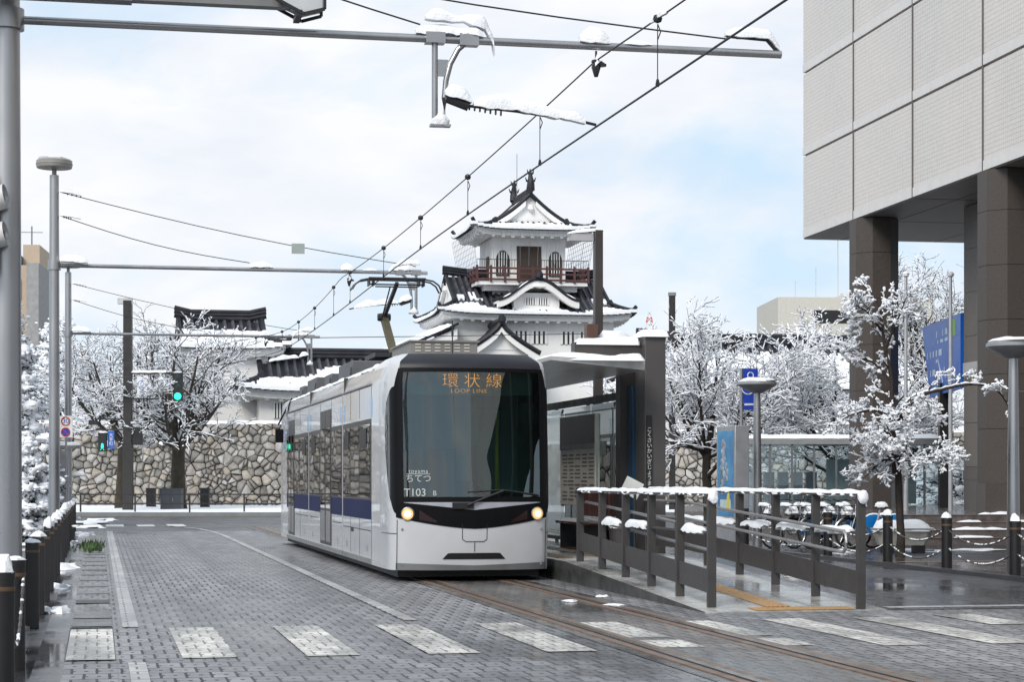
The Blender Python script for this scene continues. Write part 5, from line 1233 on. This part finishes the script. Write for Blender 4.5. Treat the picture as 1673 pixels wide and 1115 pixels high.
for a_, b_ in ((-2.9, -1.9), (-1.6, -.7), (1.9, 2.9)): sb.snowline([(x, -5.85, kz(x) + .14) for x in lin(a_, b_, 5)], .6, .12, .15, a_)
sb.build('gable_snow', SNOWF, kr)
MB().b2((-1.75, -5.2, 14.0), (1.75, -2.5, 15.4)).b2((-1.85, -5.3, 14.0), (1.85, -5.15, 14.25)).lump((0, -6.02, 15.85), (.5, .08, .18), 3, 9, 5, .4, flat=False).build('gable_wall', PLASTER, KP)
for x in (-.48, .48): slat_window(KP, x, -5.2, 14.75, .75, .5, 4)
for x in (-.2, .0): pass
for cx_ in (-.35, 3.3): 
    for d in (-.7, .7): slat_window(KP, cx_ + d, -4.5, 12.1, 1.05, .95, 3)
mb = MB(); mb.b2((-3.75, -4.53, 12.0), (-3.3, -4.5, 12.5)); mb.build('shutter', pm('shutter_grey', (.45, .45, .45), .6), KP)
# front gabled porch roof and stepped side wing of the keep
PX0 = -3.35
FW = MB(); FW.b2((PX0 - 2.0, -8.0, 0), (PX0 + 2.0, -4.6, 11.0)); FW.add([(PX0 - 2.2, -8.05, 10.9), (PX0 + 2.2, -8.05, 10.9), (PX0, -8.05, 12.6), (PX0 - 2.2, -4.6, 10.9), (PX0 + 2.2, -4.6, 10.9), (PX0, -4.6, 12.6)], [(0, 1, 2), (5, 4, 3)]); FW.build('porch_wall', PLASTER, KP)
mb, wb = MB(), MB()
def pz(d): return 12.75 - 2.2 * (d / 2.9) ** .72
for sg in (-1, 1):
    ds = lin(0, 2.9, 8); vs = [(PX0 + sg * d, y, pz(d)) for d in ds for y in (-8.6, -4.4)]
    mb.add(vs, [(2 * i, 2 * i + 1, 2 * i + 3, 2 * i + 2) for i in range(8)])
    for q in range(11): mb.tube([(PX0 + sg * d, -8.5 + q * .37, pz(d) + .05) for d in ds], .1, 5)
    mb.tube([(PX0 + sg * d, -8.5, pz(d) + .12) for d in ds], .2, 6)
    wv = [(PX0 + sg * d, -8.55, pz(d) - o_) for d in ds for o_ in (.05, .55)]; wb.add(wv, [(2 * i, 2 * i + 1, 2 * i + 3, 2 * i + 2) for i in range(8)])
mb.tube([(PX0, -8.8, 13.0), (PX0, -4.4, 12.9)], .28, 6); mb.lump((PX0, -8.7, 13.1), (.28, .2, .4), 3, 8, 5, .3, flat=False)
pr = mb.build('porch_roof', KAWARA, KP, ang=30); wb.build('porch_barge', PLASTER, pr)
mb = MB(); mb.add([(-6.1, -6.2, 12.9), (-6.1, 5, 12.9), (-12.5, 5, 10.2), (-12.5, -6.2, 10.2)], [(0, 1, 2, 3)])
for q in range(30): mb.tube([(-6.1, -6.1 + q * .37, 12.95), (-9.5, -6.1 + q * .37, 11.35), (-12.5, -6.1 + q * .37, 10.25)], .1, 5)
wr = mb.build('wing_roof', KAWARA, KP); MB().b2((-11.6, -5.2, 0), (-6.1, 4.5, 10.5)).add([(-6.1, -5.3, 10.4), (-11.8, -5.3, 10.2), (-6.1, -5.3, 12.7)], [(0, 1, 2)])
mb = MB(); mb.b2((-11.6, -5.2, 0), (-6.15, 4.5, 10.4)); mb.add([(-6.15, -5.9, 12.6), (-12.4, -5.9, 9.95), (-12.4, -5.9, 9.5), (-6.15, -5.9, 11.8)], [(0, 1, 2, 3)]); mb.build('wing_wall', PLASTER, KP)
mb = MB(); M_ = Matrix.Translation((-6.1, 0, 12.98)) @ Matrix.Rotation(math.atan2(2.7, 6.4), 4, 'Y').inverted()
mb.slab(-6.6, -.3, -6.2, 5, .05, .28, .4, 6, M=M_, amp=.4); mb.build('wing_snow', SNOWF, wr)
# corner turret and long galleries on the walls
YG = thing('castle_turret', 'white castle corner turret with dark ridge and snowy roof behind the left trees', 'turret', gx(360, 114), A)
MB().b2((-2.9, -2.6, 0), (2.5, 2.6, 8.8)).build('wall', PLASTER, YG)
irimoya(YG, 3.7, 3.5, 8.75, 10.5, 2.35, .35, 1.1, .3, lambda x: .62, over=1.1, side_cov=.8, sd=7, jit=.08)
YL = thing('castle_gallery', 'long white castle gallery with dark roof ridge between the left trees and the tram', 'castle gallery', gx(588, 113.5), A)
MB().b2((-5.9, -2.3, 0), (8.5, 2.3, 6.2)).build('wall', PLASTER, YL)
irimoya(YL, 7.3, 3.4, 6.3, 8.25, 5.75, .4, 1.1, .3, lambda x: .72 if x > -.35 else .3 + .25 * (x + 1), over=1.1, side_cov=.4, sd=8, jit=.1)
slat_window(YL, -4.75, -2.3, 5.25, .65, .85, 4)
YR = thing('castle_gallery', 'long white castle gallery under thick roof snow behind the right hand trees', 'castle gallery', gx(1262, 111), A)
MB().b2((-8.3, -2.3, 0), (4.0, 2.3, 6.2)).build('wall', PLASTER, YR)
irimoya(YR, 9.3, 3.5, 6.35, 8.9, 7.6, .4, 1.1, .3, lambda x: .8, over=1.2, side_cov=.8, sd=9, jit=.06)
for x in (-7.3, -5.7, -4.2, -2.2): slat_window(YR, x, -2.3, 5.1, .7, .85, 3)
# far buildings and mast
FB = thing('distant_building', 'beige apartment tower with dark band far behind the poles at left', 'building', gx(52, 165), .1)
MB().b2((-7, -6, 0), (1.35, 6, 18.55)).build('tower_wall', pm('far_beige', (.5, .4, .3), .8, var=.05), FB)
MB().b2((-7.05, -6.05, 18.55), (.0, 6, 19.3)).build('tower_band', pm('far_slate', (.06, .08, .12), .5), FB)
MB().b2((.0, -5, 18.55), (1.3, 5, 20.3)).build('roof_house', pm('far_beige', (.5, .4, .3), .8), FB)
MB().b2((.45, -6.3, 0), (1.4, 6, 18.7)).build('tower_side', pm('far_grey', (.33, .33, .33), .8), FB)
mb = MB()
for r_ in range(5):
    for x in (-.9, -.35): mb.b2((x, -6.08, 3 + r_ * 3.2), (x + .35, -6.02, 4.6 + r_ * 3.2))
mb.build('window_row', DARKER, FB)
MB().tube([(0, 0, 20.3), (0, 0, 22.4)], .06, 4).bar((-.9, 0, 21.9), (.9, 0, 21.9), .06, .06).build('antenna', STEELD, FB)
OB2 = thing('distant_building', 'pale flat roofed office block with dark top windows beyond the right trees', 'building', gx(1330, 250), .05)
MB().b2((-5.5, -5, 0), (14, 10, 23.8)).build('block_wall', pm('far_cream', (.58, .565, .51), .8, var=.05), OB2); MB().b2((-1.0, -5.06, 20.6), (13, -5.0, 22.2)).build('window_row', DARKER, OB2)
MB().b2((3, -3, 23.8), (6, 6, 24.4)).tube([(.2, 0, 23.8), (.2, 0, 28)], .06, 4).tube([(-2.4, 0, 23.8), (-2.4, 0, 26.3)], .05, 4).tube([(3.0, 0, 24), (3.0, 0, 33)], .07, 4).build('roof_plant', pm('far_cream', (.58, .565, .51), .8), OB2)
RM = thing('radio_mast', 'tiny red and white lattice mast far away beside the shelter pillar', 'mast', gx(1061, 400)); mb = MB()
for i in range(10):
    w0, w1, z0 = 2.2 - .2 * i, 2.0 - .2 * i, 24 + i * 1.1
    for sx_ in (-1, 1): mb.bar((sx_ * w0, 0, z0), (sx_ * w1, 0, z0 + 1.1), .2, .2, i % 2); mb.bar((sx_ * w0, 0, z0), (-sx_ * w1, 0, z0 + 1.1), .15, .15, i % 2)
mb.b2((-2.2, -.1, 0), (-2.0, .1, 24), 1); mb.b2((2.0, -.1, 0), (2.2, .1, 24), 1); mb.build('lattice', [pm('mast_red', (.5, .05, .05), .6), WHITEP], RM)
MP = thing('lamp_post', 'dark square lamp post with capped top rising among the right hand trees', 'lamp post', gx(1098, 84)); MB().b2((-.13, -.13, 0), (.13, .13, 9.2)).build('post', DARK, MP); MB().b2((-.16, -.16, 9.2), (.16, .16, 9.34)).build('cap', STEELD, MP)
GL_ = thing('garden_lamp', 'small funnel shaped lamp standing above the stone wall', 'lamp', gx(1299, 94)); mb = MB(); mb.tube([(0, 0, 0), (0, 0, 4.1)], .06, 6); mb.lathe([(.06, 4.0), (.55, 4.6), (.6, 4.65), (.1, 4.68)], n=10); mb.build('lamp_body', DARK, GL_)
# ------------------------------------------------------------------ far verge: signal pole, cabinet, fence, sign
TP = thing('signal_pole', 'dark square street pole with lamp head, traffic light arms and vertical name plate', 'pole', gx(209, 84), 0)
MB().b2((-.2, -.2, 0), (.2, .2, 3.0)).b2((-.17, -.17, 3.0), (.17, .17, 9.0)).build('pole', DARK, TP)
MB().b2((-.42, -.14, 8.85), (.18, .14, 9.1)).build('lamp_head', pm('lamp_pale', (.5, .5, .5), .4), TP)
mb = MB(); mb.bar((.15, -.1, 5.92), (2.0, -.1, 5.92), .07, .07); mb.bar((.15, -.1, 4.85), (2.0, -.1, 4.85), .06, .06); mb.bar((-1.3, -.1, 3.55), (-.15, -.1, 3.55), .06, .06); mb.bar((-1.55, -.1, 4.0), (-.15, -.1, 4.0), .05, .05); build_each(mb, 'arm', DARK, TP)
MB().snowline([(.15, -.1, 5.96), (1.95, -.1, 5.96)], .14, .1, .12, 3).build('arm_snow', SNOW, TP)
def sig(x, z0, z1, n_, lit, col, off, name):
    s = MB().b2((x - .2, -.3, z0), (x + .2, -.08, z1)).build(name, BLACK, TP); h = (z1 - z0) / n_
    for i in range(n_):
        zc = z1 - h * (i + .5); on = i == lit
        MB().lathe([(.0, .01), (.15, .0)], n=16, M=Matrix.Translation((x, -.31, zc)) @ Matrix.Rotation(PI / 2, 4, 'X')).build('lens', emis('green_light', (.02, 1.0, .55), 1.6) if on else pm('dark_lens', (.02, .03, .03), .2), s)
        mb = MB(); mb.tube([(x + .17 * math.cos(t), -.3, zc + .17 * math.sin(t)) for t in lin(0, PI, 8)], .012, 4); mb.build('visor', BLACK, s)
    return s
sig(2.15, 4.75, 5.95, 3, 2, 0, 0, 'traffic_light')
ps = MB().b2((-1.2, -.3, 2.62), (-.85, -.08, 3.42)).build('pedestrian_signal', BLACK, TP)
mb = MB(); G_ = emis('green_light', (.02, 1.0, .55), 1.6); mb.lump((-1.02, -.31, 2.92), (.045, .01, .045), 2, 8, 5, .1, flat=False); mb.b2((-1.07, -.315, 2.78), (-.97, -.305, 2.89)); mb.bar((-1.02, -.31, 2.8), (-1.1, -.31, 2.68), .035, .01); mb.bar((-1.02, -.31, 2.8), (-.95, -.31, 2.68), .035, .01); mb.build('walking_figure', G_, ps)
MB().b2((-.98, -.315, 3.1), (-.9, -.305, 3.3)).build('lens', pm('dark_lens', (.02, .03, .03), .2), ps)
MB().lump((-1.0, -.2, 3.42), (.18, .12, .07), 3).lump((2.15, -.2, 5.95), (.2, .14, .08), 5).build('signal_snow', SNOW, TP)
np_ = MB().b2((.42, -.16, 4.9), (.83, -.12, 5.85)).build('name_plate', pm('plate_white2', (.7, .71, .74), .4), TP)
lettering('大\n手\n町', .25, pm('ink_blue', (.02, .08, .35), .5), np_, facing((.63, -.165, 5.3)))
n2_ = MB().b2((-.82, -.16, 2.75), (-.55, -.12, 3.5)).build('name_plate', pm('plate_blue2', (.03, .12, .45), .4), TP)
lettering('大\n手\n町', .18, pm('sign_white', (.75, .75, .76), .5), n2_, facing((-.68, -.165, 3.13)))
MB().b2((.22, -.15, 2.9), (.62, .1, 3.65)).build('control_box', DARKER, TP)
MB().b2((-1.6, -.3, 3.75), (-1.3, .0, 3.95)).tube([(-1.45, -.1, 3.9), (-1.45, -.1, 4.0)], .05, 6).build('camera', DARKER, TP)
cb_ = thing('utility_cabinet', 'dark grey street cabinet standing at the foot of the big bare tree', 'cabinet', gx(281, 86)); MB().b2((-.45, -.3, 0), (.45, .3, 1.02)).b2((-.47, -.32, 1.02), (.47, .32, 1.06)).b2((-.003, -.31, .05), (.003, -.3, 1.0)).build('body', pm('cabinet_slate', (.03, .035, .045), .4), cb_); MB().b2((.08, -.33, .5), (.1, -.3, .65)).build('handle', STEELD, cb_)
for px, l in ((247, 'small dark post on the verge left of the grey cabinet'), (335, 'small dark post on the verge right of the grey cabinet')):
    th = thing('verge_post', l, 'post', gx(px, 92)); MB().b2((-.2, -.2, 0), (.2, .2, 1.0)).build('shaft', DARKER, th); MB().b2((-.22, -.22, 1.0), (.22, .22, 1.05)).build('cap', DARK, th)
vf = thing('verge_fence', 'low dark two rail metal fence along the snowy verge before the stone wall', 'fence', (0, 80.3, .1)); mb = MB()
for z in (.35, .72): mb.b2((-24, -.025, z), (-8.5, .025, z + .05)); mb.b2((1, -.025, z), (24, .025, z + .05))
mb.build('rail', DARKER, vf)
for i in range(22):
    x = -24 + i * 2.2
    if -8.3 < x < .9: continue
    MB().b2((x - .03, -.03, -.1), (x + .03, .03, .78)).build('fence_post', DARKER, vf)
ss = thing('speed_sign', 'white sign board with red ringed 30 above a blue no parking roundel', 'sign', gx(107.5, 60)); MB().tube([(0, .04, 0), (0, .04, 3.4)], .03, 8).build('post', STEEL, ss)
bo = MB().b2((-.21, -.02, 2.73), (.21, .0, 3.38)).build('sign_board', pm('board_white', (.62, .62, .6), .5), ss)
MR = Matrix.Rotation(PI / 2, 4, 'X'); RED = pm('sign_red', (.45, .02, .03), .4); BLU = pm('sign_blue', (.01, .05, .35), .4)
for z in (3.22, 2.89):
    MB().tube([(.125 * math.cos(t), -.026, z + .125 * math.sin(t)) for t in lin(0, 2 * PI, 22)], .018, 5, cap=False).build('red_ring', RED, bo)
MB().lathe([(.115, .0), (.115, .004)], n=20, M=Matrix.Translation((0, -.022, 2.89)) @ MR).build('blue_disc', BLU, bo); MB().bar((-.08, -.03, 2.97), (.08, -.03, 2.81), .025, .006, up=(0, 1, 0)).build('red_bar', RED, bo)
lettering('30', .2, BLU, bo, facing((0, -.024, 3.22)))
gc = thing('control_cabinet', 'slim grey equipment cabinet fixed upright beside the farthest line pole', 'cabinet', gx(104, 60.8)); MB().b2((-.17, -.1, .2), (.16, .12, 2.35)).b2((-.14, -.11, .3), (-.02, -.1, 2.2)).b2((-.12, -.05, 0), (-.06, .05, .2)).b2((.06, -.05, 0), (.12, .05, .2)).build('body', pm('cabinet_grey', (.3, .3, .31), .45), gc); MB().b2((-.35, -.12, 2.4), (.5, .1, 2.5)).build('hood', STEELD, gc); MB().snowline([(-.35, 0, 2.5), (.5, 0, 2.5)], .22, .12, .08, 2).build('hood_snow', SNOW, gc); build_each(MB().lump((-.2, -.1, 1.9), (.16, .12, .12), 4).lump((.5, -.05, 1.6), (.2, .12, .12), 5), 'clinging_snow', SNOW, gc)
# ------------------------------------------------------------------ trees
def tree(name, label, loc, seed, trunk_h, trunk_r, L0, n0, lev, spread, up=.12, wig=.22, ratio=.62, kids=(6, 6, 5), twig=.013, snow=1.0, bark=BARK, group=None, lean=(0, 0), leader=False, min_snow=.02, mat_snow=SNOWF, blobs=0, limbs=()):
    rr = random.Random(seed); th = thing(name, label, 'tree', loc, 0, group); tr, br, sn = MB(), MB(), MB()
    def vec(s_): return Vector((rr.gauss(0, s_), rr.gauss(0, s_), rr.gauss(0, s_)))
    def branch(p, d, L_, r, lv):
        n = 6 if lv == 0 else 5 if lv == 1 else 4 if lv == 2 else 3
        pts, rs = [p.copy()], [r]
        for i in range(n):
            d = (d + vec(wig * (.6 if lv == 0 else 1)) + Vector((0, 0, up * (1 if lv < 2 else .3)))).normalized(); p = p + d * (L_ / n); pts.append(p.copy()); rs.append(max(twig * .6, r * (1 - .75 * (i + 1) / n)))
        emit(pts, rs, L_, lv)
    def emit(pts, rs, L_, lv):
        n = len(pts) - 1
        (tr if lv == 0 else br).tube(pts, rs, 7 if lv == 0 else 5 if lv == 1 else 3, cap=False)
        # snow lying on the upper side
        run = []; 
        for i in range(n):
            a_, b_ = pts[i], pts[i + 1]; s_ = (b_ - a_).normalized()
            steep = abs(s_.z); ok = rr.random() < snow * (1.15 - steep * .75)
            if ok:
                rad = max(min_snow, rs[i] * .75) * rr.uniform(.75, 1.35); rad2 = max(min_snow, rs[i + 1] * .75) * rr.uniform(.75, 1.35)
                o_ = Vector((0, 0, rs[i] * .75 + rad * .55)); o2 = Vector((0, 0, rs[i + 1] * .75 + rad2 * .55))
                sn.tube([a_ + o_ * .6, a_.lerp(b_, .5) + (o_ + o2) * .5, b_ + o2 * .6], [rad * .7, (rad + rad2) * .55, rad2 * .6], 4 if lv > 1 else 5, cap=True)
            if blobs and lv >= lev - 1 and rr.random() < blobs:
                q = b_; rad = rr.uniform(.7, 1.5) * min_snow * 1.9; sn.lump((q.x, q.y, q.z + rad * .35), (rad * rr.uniform(.8, 1.5), rad * rr.uniform(.8, 1.3), rad * rr.uniform(.7, 1.1)), rr.random() * 50, 6, 4, .6, flat=False)
        if lv < lev:
            k_ = kids[min(lv, len(kids) - 1)]
            for q in range(k_):
                t = (q + rr.uniform(.3, 1)) / k_; t = .18 + .82 * t; f = min(n - 1, int(t * n)); pp = pts[f].lerp(pts[f + 1], t * n - f if t < 1 else 1)
                dd = (pts[f + 1] - pts[f]).normalized(); ax = dd.orthogonal(); ax.rotate(Matrix.Rotation(rr.uniform(0, 2 * PI), 3, dd)); an = rr.uniform(.45, 1.0)
                nd = dd.copy(); nd.rotate(Matrix.Rotation(an, 3, ax)); nd.z = nd.z * .8
                branch(pp, nd.normalized(), L_ * ratio * rr.uniform(.6, 1.1) * (1.15 - .4 * t), max(twig, rs[f] * .55), lv + 1)
    tp = [Vector((0, 0, -.05))]; rs = [trunk_r * 1.25]
    for i in range(5):
        f = (i + 1) / 5; tp.append(Vector((lean[0] * f + rr.gauss(0, .03) * trunk_h * .3, lean[1] * f, trunk_h * f))); rs.append(trunk_r * (1 - .25 * f))
    tr.tube(tp, rs, 10); topp = tp[-1]
    if leader: branch(topp, Vector((lean[0] * .1, 0, 1)), L0 * .8, trunk_r * .7, 0)
    for q in range(n0):
        az = 2 * PI * (q + rr.uniform(-.3, .3)) / n0; el = rr.uniform(*spread)
        st = topp if not leader else tp[2 + q % 4].lerp(topp, rr.random())
        branch(st - Vector((0, 0, rr.uniform(0, .12) * trunk_h if not leader else 0)), Vector((math.cos(az) * math.cos(el), math.sin(az) * math.cos(el), math.sin(el))), L0 * rr.uniform(.8, 1.1), trunk_r * .38, 0)
    for P_, r_ in limbs:
        ll = sum(math.dist(a_, b_) for a_, b_ in zip(P_, P_[1:])); P2 = catmull([tuple(q) for q in P_], 3); emit([Vector(q) for q in P2], [max(twig, r_ * (1 - .8 * i / len(P2))) for i in range(len(P2))], L0, 0)
    tr.build('trunk', bark, th); br.build('crown', bark, th, ang=60); sn.build('crown_snow', mat_snow, th, ang=70); return th
tree('bare_tree', 'big bare tree with mossy trunk and fan of snowy branches before the stone wall', gx(291, 87), 4, 2.9, .36, 4.5, 12, 3, (.3, 1.15), up=.1, wig=.15, ratio=.5, kids=(9, 7, 5), twig=.014, snow=.95, bark=BARKM, min_snow=.02)
tree('bare_tree', 'bare snowy tree with dark trunk just behind the dark signal pole', gx(199, 89), 9, 3.4, .28, 4.3, 11, 3, (.25, 1.2), up=.08, wig=.16, ratio=.52, kids=(9, 7, 5), twig=.014, snow=.98, bark=BARKM, min_snow=.021)
tree('snowy_tree', 'snow covered tree filling the gap above the wall between the line poles and signal pole', gx(160, 105), 12, 4.6, .3, 4.4, 11, 3, (-.1, 1.2), up=.05, wig=.22, ratio=.55, kids=(9, 7, 5), twig=.018, snow=1.0, min_snow=.034)
tree('snowy_tree', 'spreading snow laden tree rising right of the shelter pillar with blue panel', gx(1155, 74), 21, 2.5, .2, 4.5, 11, 3, (.0, 1.25), up=.12, wig=.2, ratio=.58, kids=(9, 7, 6), twig=.012, snow=1.1, min_snow=.021, leader=True)
tree('snowy_tree', 'snow laden tree in front of the far gallery, left of the granite column', gx(1366, 78), 33, 2.4, .2, 4.6, 10, 3, (.05, 1.2), up=.1, wig=.2, ratio=.58, kids=(9, 7, 6), twig=.012, snow=1.1, min_snow=.021, leader=True)
tree('snowy_tree', 'tall bare snowy tree seen between the two granite columns behind the flag poles', gx(1512, 88), 41, 4.6, .24, 5.4, 10, 3, (.4, 1.3), up=.14, wig=.17, ratio=.56, kids=(7, 6, 5), twig=.014, snow=.7, min_snow=.019, leader=True)
tree('snowy_tree', 'lower snowy tree behind the glazed entrance between the columns', gx(1475, 80), 47, 2.0, .2, 3.4, 9, 3, (.2, 1.2), up=.08, wig=.2, ratio=.56, kids=(8, 6, 5), twig=.014, snow=.95, min_snow=.02)
def sq(px, y, dy=0.0): return ((px - 1470) * .01156, dy, 1.5 + (782 - y) * .01156)
tree('street_tree', 'slim young tree loaded with clumps of snow standing on the plaza by the planter', gx(1470, 37.6), 55, 2.0, .08, .95, 7, 3, (-.05, .8), up=.02, wig=.3, ratio=.58, kids=(9, 6, 4), twig=.005, snow=1.1, min_snow=.0125, mat_snow=SNOW, blobs=.12, lean=(-.06, 0),
     limbs=[([sq(1463, 775), sq(1459, 715), sq(1466, 687), sq(1489, 652), sq(1535, 638, -.1), sq(1581, 629, -.2), sq(1624, 638, -.2), sq(1645, 668, -.2)], .06),
            ([sq(1460, 730), sq(1458, 660, .05), sq(1457, 612, .1), sq(1446, 560, .1), sq(1437, 497, .1), sq(1412, 465, .1)], .06),
            ([sq(1463, 690), sq(1430, 672, -.2), sq(1395, 676, -.3), sq(1368, 688, -.4)], .04), ([sq(1456, 620, .1), sq(1430, 590, .3), sq(1400, 580, .5), sq(1388, 560, .5)], .035),
            ([sq(1448, 570, .1), sq(1465, 520, -.2), sq(1475, 490, -.3)], .03), ([sq(1442, 540, .1), sq(1415, 510, -.1), sq(1395, 500, -.1)], .03), ([sq(1460, 720), sq(1440, 705, -.3), sq(1415, 715, -.5)], .03), ([sq(1470, 680), sq(1500, 690, .4), sq(1525, 680, .7)], .03)])
# snow laden evergreens
NEED = [pm('needle_dark', (.016, .022, .014), .8, var=.4), pm('needle_green', (.03, .042, .022), .8, var=.4)]
def evergreen(label, loc, h, r, seed, n, group='snow laden evergreens', base=.04, cl=1.0):
    rr = random.Random(seed); th = thing('evergreen', label, 'evergreen tree', loc, 0, group); fo, sn = MB(), MB()
    MB().tube([(0, 0, -.05), (0, 0, h * .5), (0, 0, h * .97)], [.16, .1, .03], 7).build('trunk', BARK, th)
    n = int(n * 2.6)
    for i in range(n):
        f = (i + rr.random()) / n; z = h * (base + (1 - base) * f); tier = .8 + .25 * math.sin(f * 34 + rr.uniform(-.8, .8))
        rad = r * (1 - f ** 1.7) ** .7 * rr.uniform(.45, 1.05) * tier + .1; az = rr.uniform(0, 2 * PI)
        c = Vector((math.cos(az) * rad, math.sin(az) * rad, z - rad * .28))
        s_ = cl * rr.uniform(.09, .25) * (1.1 - .4 * f)
        for q in range(8):
            p = c + Vector((rr.gauss(0, s_ * .7), rr.gauss(0, s_ * .7), -abs(rr.gauss(0, s_ * .6)))); a = rr.uniform(0, 2 * PI); l = s_ * rr.uniform(.3, .7); dx, dy = math.cos(a) * l, math.sin(a) * l
            fo.add([p, p + Vector((dx, dy, -l * .5)), p + Vector((dx * .8 - dy * .3, dy * .8 + dx * .3, -l * .8)), p + Vector((-dy * .3, dx * .3, -l * .25))], [(0, 1, 2, 3)], rr.random() < .4)
        if rr.random() < .95:
            sn.lump(c, (s_ * rr.uniform(.7, 1.35), s_ * rr.uniform(.7, 1.35), s_ * rr.uniform(.45, .85)), rr.random() * 90, 7, 4, .8, flat=False)
            for q in range(3): sn.lump(c + Vector((rr.gauss(0, s_ * 1.0), rr.gauss(0, s_ * 1.0), rr.gauss(0, s_ * .5))), (s_ * rr.uniform(.3, .6), s_ * rr.uniform(.3, .6), s_ * rr.uniform(.2, .4)), rr.random() * 90, 5, 3, .7, flat=False)
    fo.build('foliage', NEED, th, ang=5); sn.build('foliage_snow', SNOWF, th, ang=80)
evergreen('tall snow laden evergreen close behind the second line pole', gx(8, 60), 7.0, 1.75, 3, 420)
evergreen('snow laden evergreen cut by the thick pole at far left', gx(-60, 50), 6.0, 2.2, 5, 300)
evergreen('snow laden evergreen bush low behind the nearest bollards', gx(38, 44), 2.4, .75, 7, 240, cl=.65)
evergreen('snowy evergreen right behind the farthest line pole', gx(95, 106), 10.0, 3.3, 11, 420, cl=1.5)
evergreen('dark snowy pine with rounded top left of the castle turret', gx(252, 101), 9.0, 2.3, 13, 260, base=.4, cl=1.4)
evergreen('snowy evergreen hedge clump under the billboard', gx(1550, 70), 2.4, 1.6, 17, 200)
evergreen('snowy evergreen clump behind the right end of the glazed entrance', gx(1515, 72), 2.2, 1.8, 19, 160)
